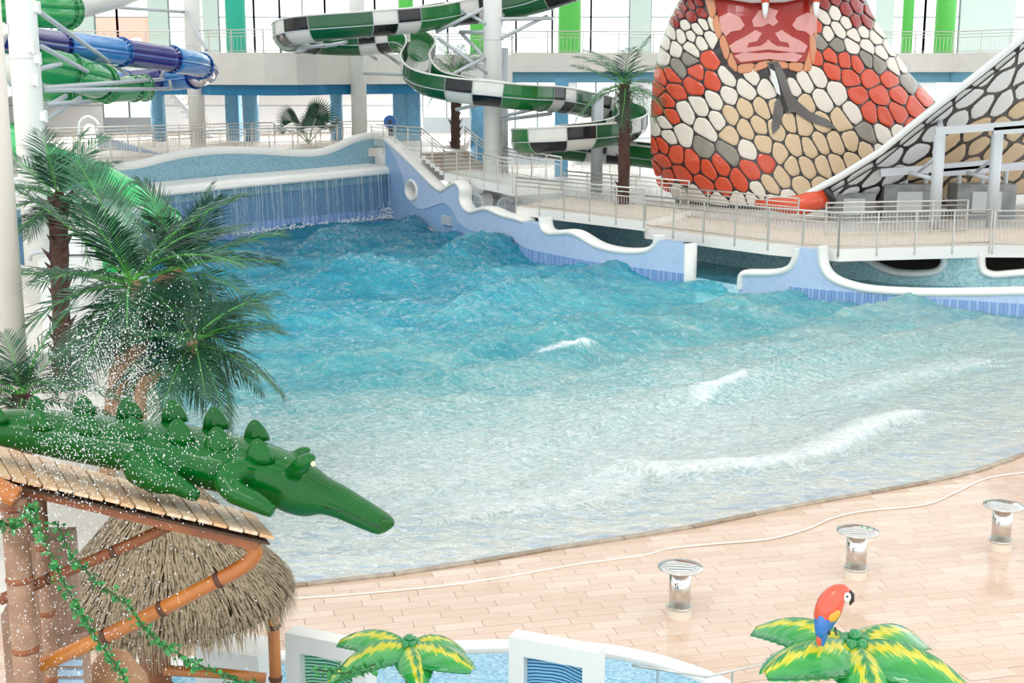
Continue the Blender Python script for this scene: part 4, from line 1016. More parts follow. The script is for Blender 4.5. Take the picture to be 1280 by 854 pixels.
# scales drawn out along the slope
DF = np.array([.8, -.6]); TF = np.eye(2)+(1/2.1-1)*np.outer(DF, DF); Ai = np.linalg.inv(TF)
def sk(p): v = TF @ np.array(p[:2]); return (float(v[0]), float(v[1]))
def ski(p): v = Ai @ np.array(p[:2]); return (float(v[0]), float(v[1]))
FS = [sk(p) for p in FL]
P, C = cells(FS, scatter(FS, lambda p: 15, 9, 6000), 1); cnt = 0
for p, c in zip(P, C):
    x, y = ski(p); d = y-rim_y(x)
    if len(c) < 3: continue
    q = inset_round([ski(z) for z in c], 2.0)
    if not q: continue
    m_ = 'white' if d < 52 else ('tan' if d > 70 or random.random() < .6 else 'white')
    if x < 1030: m_ = 'orange'
    plate(q, flankM, .05, 'scale', scale_m[m_], fk); cnt += 1
print('flank scales', cnt)
MB().tube([flankM(x, rim_y(x), .02)+Vector((0, 0, .05)) for x in np.linspace(1003, 1355, 30)], .13, 8).build('rim', scale_m['white'], fk, smooth=True)
MB().tube([flankM(x, rim_y(x)+10, .12) for x in np.linspace(1012, 1350, 24)], .03, 6).build('cable', scale_m['black'], fk, smooth=True)
nose = [flankM(1030, 243, .12), flankM(1000, 250, .3), aty(945, 255, 49.8)]
MB().tube(nose, [.42, .4, .15], 12).build('orange_nose', scale_m['orange'], fk, smooth=True)
MB().tube([nose[0]+Vector((.02, 0, 0)), nose[0]+Vector((.25, 0, .12))], .46, 12).build('nose_band', scale_m['black'], fk, smooth=True)
for px, y0, nm in ((1175, 168, ''), (1247, 168, '')):
    Yp = 46.3; p = aty(px, y0, Yp)
    MB().lathe([(.2, 1.5), (.2, p.z)], (p.x, Yp, 0), 16).build('support_post', greysteel, fk, smooth=True)
    MB().bar(aty(px-6, y0-4, Yp), aty(px+110, y0-13, Yp), .2, .26).build('beam', greysteel, fk)
    MB().bar(aty(px-75, y0+48, Yp+2), aty(px+70, y0+36, Yp+2), .2, .28).build('beam', greysteel, fk)
    strut(fk, aty(px-4, y0+57, Yp), aty(px-38, y0+48, Yp+1), .08); strut(fk, aty(px-4, y0+28, Yp), aty(px-30, y0+50, Yp+1.5), .06)
strut(fk, aty(1175, 168, 46.3), aty(1175, 150, 48), .1)
# machinery and low walls in the shade below the trough
mh = mat('machine_grey', '#9a9c9c', .5, var='#7d8082', vscale=2)
for x, y, Y, s_, lb in ((1062, 262, 49.8, (1.6, 1.2, 1.0), 'grey pump housing below the snake trough'), (1130, 262, 50, (1.9, 1.2, 1.3), 'tall grey pump cabinet between the support posts'), (1225, 266, 50, (2.2, 1.2, 1.3), 'grey pump box behind the end support post')):
    p = aty(x, y, Y); z0 = 1.42; r0 = thing('pump_housing', lb, 'pump housing', (p.x, Y, z0))
    MB().box((p.x, Y, z0+s_[2]/2), s_).build('casing', mh, r0); MB().box((p.x, Y-s_[1]/2-.02, z0+s_[2]*.5), (s_[0]*.5, .05, s_[2]*.6)).build('door', mat('machine_door', '#c9cccd', .4), r0)
    for q in (-.4, 0, .4): MB().lathe([(.09, 0), (.09, .5)], (p.x+q*s_[0], Y, z0+s_[2]), 10).build('pipe', greysteel, r0)

# ================================================================== PALMS
leafm = mat('palm_leaf', '#1f4a33', .35, var=['#2f6145', '#173a2a'], vscale=3); leafl = mat('palm_leaf_light', '#3f7d57', .4, var=['#2c6344', '#64977a'], vscale=3); ribm = mat('palm_rib', '#5fae4f', .4)
barkd = mat('bark_dark', '#5b3e33', .8, var='#3f2a24', vscale=14, bump=.6); barkl = mat('bark_light', '#d2a985', .7, var='#b98d6a', vscale=12, bump=.5, stretch=(1, 1, 4))
def frond_mesh(name, L_, droop, nl=34, seed=0, lm=None, fall=.3):
    g = random.Random(seed); mb = MB()
    def R_(t): return Vector((L_*(t-.1*droop*t**3), 0, L_*(.12*t-droop*t*t)))
    P_ = [R_(t) for t in np.linspace(0, 1, 12)]
    mb.cur = 1; mb.tube(P_, [L_*.013*(1-.8*i/11) for i in range(12)], 4); mb.cur = 0
    for k in range(nl):
        t = .13+.86*k/(nl-1); p = R_(t); tg = (R_(min(1, t+.02))-R_(t-.02)).normalized(); up = Vector((0, 1, 0)).cross(tg)*-1
        ll = L_*.4*(math.sin(math.pi*(.16+.76*t)))**.8*g.uniform(.9, 1.1)
        for s_ in (-1, 1):
            fw = .55+.5*t; d = (Vector((0, s_, 0))*math.cos(fw)+tg*math.sin(fw)+up*g.uniform(.05, .35)).normalized()
            tip = p+d*ll-Vector((0, 0, fall*ll*g.uniform(.6, 1.3))); mid = p+d*ll*.5-Vector((0, 0, fall*ll*.14)); wv = tg*(L_*.0115)
            mb.add([p-wv*.6, p+wv*.6, mid+wv, mid-wv, tip], [(0, 1, 2, 3), (3, 2, 4)])
    o = mb.build(name, [lm or leafm, ribm], flip=False); me_ = o.data; me_.transform(Matrix.Translation(o.location)); bpy.data.objects.remove(o); return me_
FRONDS = [frond_mesh('frond', 1, d, 38, i, lm) for i, (d, lm) in enumerate(((.12, leafm), (.35, leafm), (.6, leafl), (.5, leafm), (.25, leafl)))]
FAR = [frond_mesh('frond', 1, d, 22, i+9, leafm) for i, d in enumerate((.15, .4, .65))]
def crown(root, top, L_, n, seed, el=(-.5, 1.2), meshes=FRONDS, name='frond'):
    g = random.Random(seed); o = Vector(root['_o'])
    for k in range(n):
        e = el[1]+(el[0]-el[1])*(k+.5)/n+g.uniform(-.12, .12); a = k*2.39996+g.uniform(-.25, .25); s_ = L_*g.uniform(.85, 1.12)
        M = Matrix.Translation(top-o+Vector((0, 0, -.08*L_*k/n))) @ Matrix.Rotation(a, 4, 'Z') @ Matrix.Rotation(-e, 4, 'Y') @ Matrix.Rotation(g.uniform(-.3, .3), 4, 'X') @ Matrix.Scale(s_, 4)
        inst(meshes[g.randrange(len(meshes))], root, M, name)
def trunk(root, P_, r0, r1, m_, stubs=0, seed=1):
    pts = catmull(P_, 8); n = len(pts); g = random.Random(seed)
    rs = [(r0+(r1-r0)*i/(n-1))*(1+.06*math.sin(i*2.4)) for i in range(n)]
    mb = MB(); mb.tube(pts, rs, 12); mb.build('trunk', m_, root, smooth=True)
    if stubs:
        mb = MB()
        for k in range(stubs):
            i = min(n-1, int(k/stubs*n)); p = pts[i]; a = g.uniform(0, 6.28); d = Vector((math.cos(a), math.sin(a), .9)).normalized(); r_ = rs[i]
            b = p+Vector((math.cos(a), math.sin(a), 0))*r_*.8; sd = d.cross(Vector((0, 0, 1))).normalized()*r_*.5
            mb.add([b-sd, b+sd, b+d*r_*1.3+sd*.2, b-Vector((0, 0, r_))], [(0, 1, 2), (0, 3, 1), (0, 2, 3), (1, 3, 2)])
        mb.build('leaf_scars', m_, root, kind='stuff')
def palm(label, crown_px, Y, base_px, L_, n, seed, r0, r1, m_, mid=None, stubs=0, el=(-.5, 1.2), meshes=FRONDS, zb=.25, group=None):
    top = aty(*crown_px, Y); b = aty(*base_px, Y); b.z = zb; root = thing('palm', label, 'palm tree', tuple(b), group)
    mid = [aty(*q, Y) for q in mid] if mid else [b.lerp(top, .5)]
    trunk(root, [b]+mid+[top], r0, r1, m_, stubs, seed); crown(root, top, L_, n, seed, el, meshes); return root
palm('tall palm with straight dark brown trunk before the run-out box', (72, 246), 27, (78, 470), 1.6, 18, 3, .17, .2, barkd, stubs=70, el=(-.75, 1.35))
palm('largest palm with drooping fronds and curved sandy trunk', (165, 352), 21, (128, 505), 2.2, 22, 21, .13, .12, barkl, mid=[(146, 470), (176, 430), (178, 392)], el=(-.8, 1.0))
palm('palm with upright fronds behind the drooping palm', (226, 336), 23, (150, 500), 1.75, 20, 8, .13, .12, barkl, mid=[(152, 440), (172, 390), (205, 350)], el=(-.75, 1.3))
palm('low leaning palm with sandy trunk reaching over the pool edge', (242, 424), 20.2, (172, 520), 1.45, 22, 13, .1, .09, barkl, mid=[(176, 492), (192, 472), (214, 460), (232, 452)], el=(-.9, .8))
palm('short palm behind the crocodile tail with dark fronds', (28, 492), 17.5, (28, 640), 1.25, 15, 17, .14, .14, barkd, el=(-.3, 1.2), stubs=30)
palm('slim far palm with dark trunk beside the brown steps', (569, 92), 65.5, (569, 205), 2.0, 18, 5, .24, .2, barkd, stubs=60, meshes=FAR, zb=1.42, el=(-.6, 1.1))
palm('far palm standing in front of the scaled slide edge', (781, 105), 52, (780, 222), 2.0, 20, 6, .24, .2, barkd, stubs=60, meshes=FAR, zb=1.42, el=(-.6, 1.1))
# fan palms in the far planter
def fan_mesh():
    mb = MB()
    for k in range(26):
        a = R(-100+200*k/25); d = Vector((math.cos(a), math.sin(a), .15*math.cos(a*2))); sd = Vector((-math.sin(a), math.cos(a), 0))*.045
        mb.add([Vector((0, 0, 0)), d*.6-sd, d*.6+sd, d-Vector((0, 0, .12))], [(0, 1, 2), (1, 3, 2)])
    o = mb.build('fan_leaf', leafm, flip=False); me_ = o.data; me_.transform(Matrix.Translation(o.location)); bpy.data.objects.remove(o); return me_
fan = fan_mesh()
b = aty(386, 176, 66.5); fp = thing('fan_palm', 'clump of dark fan palms behind the long railing', 'palm tree', (b.x, 66.5, 3.3)); fo_ = Vector(fp['_o'])
for k, (x, y, tl, yaw, s_) in enumerate(((366, 152, 60, 150, 1.0), (395, 148, 75, 60, 1.15), (380, 163, 40, 200, .9), (410, 158, 35, 20, .95), (392, 158, 85, 100, .9), (358, 163, 30, 170, .8))):
    p = aty(x, y, 66.5+.3*(k % 3)); MB().tube([Vector((b.x, 66.5, 3.35)), (p+Vector((b.x, 66.5, 3.3)))/2+Vector((0, 0, .2)), p], .04, 6).build('stalk', mat('stalk_pale', '#b9bfa8', .5), fp, smooth=True)
    inst(fan, fp, Matrix.Translation(p-fo_) @ Matrix.Rotation(R(yaw), 4, 'Z') @ Matrix.Rotation(R(-tl), 4, 'Y') @ Matrix.Scale(s_, 4), 'fan_leaf')

# ================================================================== CROCODILE ON THE PLANK ROOF
def loft(sections, n=20):          # (centre, right vector, up vector, exponent)
    mb = MB(); V = []
    for c, rx, uz, ex_ in sections:
        for k in range(n):
            a = 2*math.pi*k/n; ca_, sa_ = math.cos(a), math.sin(a)
            V.append(Vector(c)+Vector(rx)*math.copysign(abs(ca_)**ex_, ca_)+Vector(uz)*math.copysign(abs(sa_)**ex_, sa_))
    m = len(sections); F_ = [(i*n+k, i*n+(k+1) % n, (i+1)*n+(k+1) % n, (i+1)*n+k) for i in range(m-1) for k in range(n)]
    F_ += [tuple(range(n-1, -1, -1)), tuple((m-1)*n+k for k in range(n))]
    return mb.add(V, F_)
YC = 9.1
cg = mat('croc_green', '#035418', .16, coat=0, var='#045f1d', vscale=2)
prof = [(-60, 524, 542, .1), (-20, 515, 550, .14), (30, 511, 562, .18), (90, 517, 574, .22), (150, 524, 585, .25), (210, 530, 596, .27), (265, 540, 610, .27), (310, 550, 620, .26), (345, 562, 630, .23), (370, 573, 642, .2), (390, 586, 646, .16), (406, 598, 643, .13), (425, 608, 647, .115), (445, 621, 655, .11), (462, 632, 662, .105), (476, 642, 667, .1), (482, 647, 667, .09), (485, 652, 663, .05)]
secs = []
P_ = catmull([Vector((x, (t+b)/2, (b-t)/2)) for x, t, b, w in prof], 4); W_ = catmull([Vector((w, 0, 0)) for *_, w in prof], 4)
def cy(x): return YC-.25*max(0, (x-250)/240)
for q, w in zip(P_, W_):
    c = aty(q.x, q.y, cy(q.x)); hh = q.z*YC/F*1.02
    secs.append((c, Vector((.05, w.x, 0)), Vector((.12*hh, 0, hh)), .92))
body = loft(secs, 24)
def limb(pts, rs, n=14):
    body.tube(catmull([aty(*p) for p in pts], 5), [float(np.interp(i, np.linspace(0, (len(pts)-1)*5, len(rs)), rs)) for i in range((len(pts)-1)*5+1)], n)
limb(((170, 572, 8.98), (178, 584, 8.85), (196, 598, 8.76), (220, 606, 8.72), (248, 622, 8.66)), (.1, .14, .11, .075, .04))
limb(((322, 590, 8.9), (300, 586, 8.78), (284, 598, 8.72), (292, 614, 8.66), (316, 626, 8.6), (342, 640, 8.54)), (.07, .085, .09, .085, .075, .045))
limb(((330, 580, 9.3), (345, 600, 9.34), (352, 622, 9.3)), (.08, .07, .05)); limb(((190, 572, 9.4), (215, 590, 9.45), (235, 604, 9.4)), (.1, .08, .05))
limb(((366, 592, 8.86), (376, 582, 8.76), (386, 576, 8.72), (390, 578, 8.72)), (.06, .065, .06, .045)); limb(((362, 584, 9.08), (372, 572, 9.1), (381, 566, 9.1), (385, 568, 9.1)), (.06, .06, .05, .04))
cr_ = thing('crocodile_figure', 'glossy green crocodile figure lying on the plank roof', 'crocodile', tuple(aty(200, 590, 9)))
cg.node_tree.nodes['Principled BSDF'].inputs['Specular IOR Level'].default_value = .35
bo = body.build('body', cg, cr_, smooth=True)
m_ = bo.modifiers.new('blend', 'REMESH'); m_.mode = 'VOXEL'; m_.voxel_size = .016; m_.use_smooth_shade = True
m_ = bo.modifiers.new('smooth', 'SMOOTH'); m_.factor = .5; m_.iterations = 5
def spike(px, py, Y, s_):
    c = aty(px, py, Y); mb = MB(); V = []; n = 14
    for j, (k, z) in enumerate(((1.05, -.4), (1.0, 0), (.78, .42), (.5, .78), (.24, 1.0))):
        for i in range(n):
            a = 2*math.pi*i/n; V.append(c+Vector((s_*k*math.cos(a)*1.12-.12*s_*z+.1*s_, s_*k*.62*math.sin(a), s_*1.3*z)))
    V.append(c+Vector((-.02*s_, 0, s_*1.38))); mb.add(V, [(j*n+i, j*n+(i+1) % n, (j+1)*n+(i+1) % n, (j+1)*n+i) for j in range(4) for i in range(n)]+[(4*n+i, 4*n+(i+1) % n, 5*n) for i in range(n)]+[tuple(range(n-1, -1, -1))])
    mb.build('back_scute', cg, cr_, smooth=True)
for x, y, s_ in ((-10, 512, .06), (44, 520, .075), (104, 526, .08), (160, 531, .085), (217, 535, .09), (266, 546, .095), (317, 560, .09)): spike(x+6, y+10, cy(x)-.16, s_)
for x, y, s_ in ((44, 512, .075), (104, 512, .08), (160, 515, .085), (216, 519, .085), (268, 528, .085), (319, 543, .08)): spike(x, y, cy(x)+.14, s_)
for x, y, Y in ((391.5, 580, 8.68), (388, 571, 9.06)):
    MB().lathe([(.001, -.022), (.014, -.016), (.02, 0), (.014, .016), (.001, .022)], aty(x, y, Y), 12).build('eye', mat('croc_eye', '#d9d6b0', .2), cr_, smooth=True)
MB().tube([aty(x, y, Y) for x, y, Y in ((404, 634, 8.74), (430, 640, 8.73), (455, 651, 8.73), (478, 661, 8.75))], .006, 6).build('mouth_line', mat('croc_dark', '#06401b', .3), cr_, smooth=True)
for dy in (-.03, .03): MB().lathe([(.001, -.01), (.016, 0), (.001, .01)], aty(480, 648, 8.83+dy), 10).build('nostril', MATS['croc_dark'], cr_, smooth=True)

# ================================================================== PLAY HUT: PLANK ROOF AND BAMBOO POLES
wood = [mat('plank_'+n, c, .45, var=v, vscale=4, stretch=(8, 1, 1), bump=.2) for n, c, v in (('honey', '#d8ad80', '#c0926a'), ('pale', '#e2c3a0', '#d0a87e'), ('worn', '#c7a27e', '#e0c9ae'))]
bam = mat('bamboo_orange', '#c77a2b', .35, var='#a85f22', vscale=3, coat=.3); bamd = mat('bamboo_node', '#5a3420', .6); bamb = mat('bamboo_brown', '#9a5a30', .5, var='#7d4526', vscale=4)
hut = thing('play_hut', 'bamboo play structure with plank roof under the crocodile', 'play structure', tuple(aty(60, 640, 9)))
NP = 18
for k in range(-3, NP):
    f0, f1 = k/NP, (k+(.9 if k % 2 else .84))/NP
    def T(f): return aty(-30+349*f, 553+93*f, 9.75)
    def B(f): return aty(-4+348*f, 597+78*f, 8.35)
    a, b, c, d = T(f0), T(f1), B(f1), B(f0); n_ = (b-a).cross(d-a).normalized()
    if n_.z < 0: n_ = -n_
    lift = random.uniform(-.004, .004); up = n_*.02; dz = n_*lift
    mb = MB(); mb.add([a+dz, b+dz, c+dz, d+dz, a+dz+up, b+dz+up, c+dz+up, d+dz+up], [(0, 3, 2, 1), (4, 5, 6, 7), (0, 1, 5, 4), (1, 2, 6, 5), (2, 3, 7, 6), (3, 0, 4, 7)]); mb.build('roof_plank', random.choice(wood), hut)
a, b, c, d = T(-3/NP), T(1-.02), B(1-.02), B(-3/NP); dn = Vector((0, 0, -.03))
MB().add([v+dn*k_ for k_ in (1, 1.6) for v in (a, b, c, d)], [(0, 1, 2, 3), (4, 7, 6, 5), (0, 4, 5, 1), (1, 5, 6, 2), (2, 6, 7, 3), (3, 7, 4, 0)]).build('roof_board', mat('roof_board_dark', '#4a3524', .8), hut)
def bamboo(P, r_, m_, name, nodes=.45):
    pts = catmull([aty(*p) for p in P], 8); o = MB().tube(pts, r_, 12).build(name, m_, hut, smooth=True)
    for q in resample(pts, nodes)[1:-1]:
        i = min(range(len(pts)), key=lambda i: (pts[i]-q).length); t = (pts[min(i+1, len(pts)-1)]-pts[max(0, i-1)]).normalized()
        MB().tube([q-t*.02, q-t*.008, q+t*.008, q+t*.02], [r_*1.02, r_*1.1, r_*1.1, r_*1.02], 12).build('bamboo_node', bamd, o, smooth=True)
mb = MB(); mb.bar(aty(-40, 596, 8.42), aty(322, 682, 8.42), .05, .06); mb.build('eave_beam', bamb, hut)
mb = MB(); mb.bar(aty(-40, 588, 8.9), aty(322, 668, 8.9), .06, .06); mb.build('roof_rafter', bamb, hut)
bamboo(((306, 674, 8.5), (317, 684, 8.5), (316, 697, 8.5), (298, 712, 8.5), (250, 737, 8.5), (150, 787, 8.5), (40, 836, 8.5)), .055, bam, 'brace_pole')
bamboo(((218, 655, 8.7), (150, 686, 8.6), (80, 716, 8.5), (0, 750, 8.4)), .04, bamb, 'brace_pole')
bamboo(((-40, 590, 8.2), (0, 612, 8.2), (22, 622, 8.2)), .07, bam, 'upper_pole')
for px, Y, r_, zt in ((18, 8.3, .085, 4.05), (50, 8.9, .05, 4.0)):
    p = aty(px, 640, Y); mb = MB(); mb.tube([Vector((p.x, Y, 0)), Vector((p.x, Y, zt))], r_, 14); po = mb.build('post', mat('weathered_post', '#a9856b', .6, var='#8d6a52', vscale=5, bump=.3), hut, smooth=True)
    for z in np.arange(.5, zt, .5): MB().lathe([(r_*1.02, z-.02), (r_*1.12, z), (r_*1.02, z+.02)], (p.x, Y, 0), 14).build('bamboo_node', bamb, po, smooth=True)
tan = mat('tan_rock', '#b98d66', .7, var='#a67a55', vscale=5, bump=.5)
p = aty(140, 800, 9.6); pts = [(math.cos(a)*(.28+.03*math.sin(3*a)), math.sin(a)*.1) for a in np.linspace(0, 2*math.pi, 20)[:-1]]
MB().lathe([(.3, 0), (.32, .9), (.3, 1.7), (.25, 2.15), (.12, 2.35), (.01, 2.4)], (p.x, 9.6, 0), 16).build('rock_tower', tan, smooth=True, label='tan rounded rock tower behind the bamboo brace', cat='rock')
for k, (x, y) in enumerate(((60, 700), (35, 790), (90, 815))):
    q = aty(x, y, 9.2); MB().box((q.x, 9.2, q.z/2+.2), (.35-.05*k, .3, q.z), R(10*k)).build('tower_block', mat('brown_board', '#b39480', .7, var='#98775f', vscale=5, stretch=(1, 1, .3), bump=.4), hut)
# striped ladder board low in the structure
q = aty(88, 838, 8.6)
for k in range(4): MB().box((q.x, 8.6, q.z+.06-.075*k), (.17, .03, .045)).build('ladder_rung', mat('rung_blue', '#a9c3d6', .5), hut)

# ---- thatched canopy
th = mat('thatch', '#8b7a60', .8, var=['#a8977b', '#6d5e48'], vscale=20); thb = mat('thatch_base', '#6b5b46', .9, var='#57492f', vscale=8)
ctr = aty(212, 690, 12.2); ctr.z = 0; zs = aty(352, 742, 12.2).z; za = zs+1.35; RT = 1.16
tc_ = thing('thatched_canopy', 'thatched straw umbrella roof on bamboo posts behind the play structure', 'canopy', (ctr.x, ctr.y, 0))
MB().lathe([(RT*.97, zs-.06)]+[(.02+t*RT*.97, za-(za-zs)*t**.92-.04) for t in (1, .8, .6, .4, .2, .08, .01)], (ctr.x, ctr.y, 0), 32).build('canopy_cone', thb, tc_, smooth=True)
mb = MB(); g = random.Random(5)
for k in range(7000):
    a = g.uniform(0, 2*math.pi); t0 = g.random()**.75*.93; ln = g.uniform(.18, .34)
    def S(t, lift): r_ = .04+t*RT; return Vector((ctr.x+r_*math.cos(a+.05*math.sin(9*a)), ctr.y+r_*math.sin(a+.05*math.sin(9*a)), za-(za-zs)*(t**.92)+lift))
    t1 = t0+ln/1.3; b = S(t0, .015); l2 = g.uniform(.02, .07)
    if t1 <= 1.02: e = S(t1, l2)
    else: e = S(1.02, l2); e.z -= (t1-1.02)*1.5+g.uniform(0, .12)
    da = g.gauss(0, .05); e += Vector((-math.sin(a), math.cos(a), 0))*da; m2 = b.lerp(e, .55)+Vector((math.cos(a), math.sin(a), 1))*.02; sd = Vector((-math.sin(a), math.cos(a), 0))*g.uniform(.005, .011)
    mb.add([b-sd, b+sd, m2+sd, m2-sd, e], [(0, 1, 2, 3), (3, 2, 4)])
for k in range(900):
    a = g.uniform(0, 2*math.pi); r_ = RT*g.uniform(.96, 1.03); b = Vector((ctr.x+r_*math.cos(a), ctr.y+r_*math.sin(a), zs+.05)); ln = g.uniform(.1, .34)*(1.2 if math.sin(7*a) > 0 else .7)
    e = b+Vector((g.gauss(0, .03), g.gauss(0, .03), -ln)); sd = Vector((-math.sin(a), math.cos(a), 0))*.009; mb.add([b-sd, b+sd, e], [(0, 1, 2)])
mb.build('thatch', th, tc_, kind='stuff', flip=False)
for px, Y, r_ in ((341, 12.2, .06), (190, 12.0, .15)):
    p = aty(px, 760, Y); po = MB().lathe([(r_, 0), (r_, zs+.15)], (p.x, Y, 0), 14).build('post', bamb if r_ > .1 else bam, tc_, smooth=True)
    for z in np.arange(.35, zs, .55): MB().lathe([(r_*1.02, z-.025), (r_*1.2, z), (r_*1.02, z+.025)], (p.x, Y, 0), 14).build('bamboo_node', bamd, po, smooth=True)
# orange pipe near the ground behind the post
mb = MB(); mb.tube([aty(205, 838, 11.6), aty(275, 842, 11.6), aty(332, 848, 11.6)], .05, 10); mb.build('spray_pipe', bam, smooth=True, label='orange pipe running from the thatched canopy post', cat='pipe')
# ---- vines
lv = mat('vine_leaf', '#2f7d3e', .4, var=['#3f9a4c', '#24622f'], vscale=9)
def vine(P, Y, label, n=150, seed=1, size=.045):
    g = random.Random(seed); pts = catmull([aty(x, y, Y) for x, y in P], 10); root = thing('vine', label, 'vine', tuple(pts[-1]))
    MB().tube(pts, .008, 5).build('stem', mat('vine_stem', '#3c5b2e', .7), root, smooth=True); mb = MB()
    for k in range(n):
        p = pts[g.randrange(len(pts))]+Vector((g.gauss(0, .018), g.gauss(0, .02), g.gauss(0, .018))); d = Vector((g.uniform(-1, 1), g.uniform(-1, .3), g.uniform(-1, .6))).normalized(); u = d.cross(Vector((g.uniform(-1, 1), g.uniform(-1, 1), g.uniform(-1, 1)))).normalized(); s_ = size*g.uniform(.7, 1.3)
        mb.add([p, p+d*s_*.5+u*s_*.36, p+d*s_, p+d*s_*.5-u*s_*.36, p+d*s_*.5+d.cross(u)*s_*.12], [(0, 1, 4), (1, 2, 4), (2, 3, 4), (3, 0, 4)])
    mb.build('leaves', lv, root, kind='stuff', flip=False)
vine(((-5, 650), (20, 656), (38, 632), (50, 662), (66, 700), (84, 735), (104, 770), (122, 800), (146, 832), (165, 862)), 8.1, 'green leafy vine hanging down the bamboo structure', 330, 2)
vine(((72, 655), (88, 690), (120, 726), (160, 758), (186, 792), (215, 812), (250, 832), (300, 852), (340, 858)), 8.25, 'green leafy vine sagging below the long bamboo brace', 260, 3)
vine(((395, 836), (425, 842), (450, 836), (470, 830)), 9.8, 'short vine trailing under the small plastic palm', 60, 4, .06)

# ---- splashing water in the air
mb = MB(); g = random.Random(8); OC = [(1, 0, 0), (-1, 0, 0), (0, 1, 0), (0, -1, 0), (0, 0, 1), (0, 0, -1)]; OF = [(0, 2, 4), (2, 1, 4), (1, 3, 4), (3, 0, 4), (2, 0, 5), (1, 2, 5), (3, 1, 5), (0, 3, 5)]
for k in range(7000):
    if k < 4200:
        t = g.random(); x = 70+t*110+g.gauss(0, 38); y = 560-t*150+g.gauss(0, 42); Y = g.uniform(8.0, 9.6)
    elif k < 5000: x = g.uniform(40, 300); y = 540+abs(g.gauss(0, 50)); Y = g.uniform(7.6, 8.6)
    else: x = g.gauss(60, 90); y = g.uniform(560, 850); Y = g.uniform(6.6, 8.2)
    if x < -10: continue
    c = aty(x, y, Y); r_ = g.uniform(.0014, .0046)*(1.2 if k % 9 == 0 else 1); st_ = g.uniform(1, 1.9)
    mb.add([c+Vector((d[0]*r_, d[1]*r_, d[2]*r_*st_)) for d in OC], OF)
mb.build('water_splash', mat('splash_drop', '#f3f6f6', .1, alpha=.8), label='cloud of white water drops splashing over the crocodile', cat='water splash', kind='stuff', smooth=True)

# ================================================================== CHILDREN'S POOL AT THE BOTTOM
cp = catmull([atz(x, y, 0) for x, y in ((150, 846), (250, 838), (360, 832), (470, 826), (560, 820), (650, 818), (740, 822), (800, 832), (850, 846), (900, 866), (960, 900))], 8)
kr2 = struct(MB().sweep(cp, [(-.1, -.05), (.1, -.05), (.1, .12), (.07, .16), (-.07, .16), (-.1, .12)]), 'trim_2', coping, label='curved white kerb of the children pool')
mb = MB(); mb.prism([(p.x, p.y-.14) for p in cp]+[(cp[-1].x, 4), (-6, 4)], .02, .08)
struct(mb, 'floor_children_pool', mat('kids_mosaic', '#7fb4cc', .3, var=['#9cc6d8', '#6aa3c0', '#b4d4de'], vscale=26, kind='cell', coat=.4), label='blue mosaic floor of the children pool')
def arch_art(name, c1_, c2_):
    m = bpy.data.materials.new(name); m.use_nodes = True; nt_ = m.node_tree; N_ = nt_.nodes; b_ = N_['Principled BSDF']; b_.inputs['Roughness'].default_value = .35
    t = N_.new('ShaderNodeTexCoord'); w = N_.new('ShaderNodeTexWave'); w.wave_type = 'RINGS'; w.rings_direction = 'Y'; w.inputs['Scale'].default_value = 9; w.inputs['Distortion'].default_value = 3.5; w.inputs['Detail'].default_value = 0; w.inputs['Detail Scale'].default_value = .6
    r_ = N_.new('ShaderNodeValToRGB'); r_.color_ramp.interpolation = 'CONSTANT'; r_.color_ramp.elements[1].position = .5; r_.color_ramp.elements[0].color = (*lin(c1_), 1); r_.color_ramp.elements[1].color = (*lin(c2_), 1)
    nt_.links.new(t.outputs['Object'], w.inputs[0]); nt_.links.new(w.outputs[0], r_.inputs[0]); nt_.links.new(r_.outputs[0], b_.inputs['Base Color']); return m
pw = mat('portal_white', '#eceae3', .4)
def portal(pxl, pxr, pyt, Y, rz, label, art, h=None, side=.17, opening=True):
    a = aty(pxl, pyt, Y); b = aty(pxr, pyt, Y); w = (b.x-a.x)/math.cos(rz)*.97; z = a.z; c = Vector(((a.x+b.x)/2, Y, 0)); root = thing('play_portal', label, 'play portal', (c.x, c.y, 0)); M = Matrix.Rotation(rz, 3, 'Z')
    def bx(x0, x1, z0, z1, y0, y1, nm, m_):
        mb = MB(); mb.box(c+M @ Vector(((x0+x1)/2, (y0+y1)/2, 0))+Vector((0, 0, (z0+z1)/2)), (x1-x0, y1-y0, z1-z0), rz); return mb.build(nm, m_, root)
    if opening:
        bx(-w/2, -w/2+side, 0, z, 0, .2, 'side_post', pw); bx(w/2-side, w/2, 0, z, 0, .2, 'side_post', pw); bx(-w/2+side, w/2-side, z-side*1.15, z, 0, .2, 'lintel', pw)
        bx(-w/2+side, w/2-side, .08, z-side*1.15, .1, .15, 'striped_panel', art)
    else: bx(-w/2, w/2, 0, z, 0, .5, 'block', pw); bx(w/2-.3, w/2-.02, .1, z-.2, -.015, 0, 'striped_panel', art)
aB = arch_art('stripes_blue', '#1d5f8f', '#8fc4dc'); aG = arch_art('stripes_green', '#1f7a52', '#a9dcc2')
portal(634, 748, 806, 12.6, R(-24), 'white portal frame with blue wavy striped panel', aB)
portal(350, 462, 801, 12.6, R(-24), 'white portal frame with green wavy striped panel behind the small palm', aG)
portal(238, 326, 816, 13.0, R(-16), 'solid white block with green stripes beside the bamboo post', aG, opening=False)
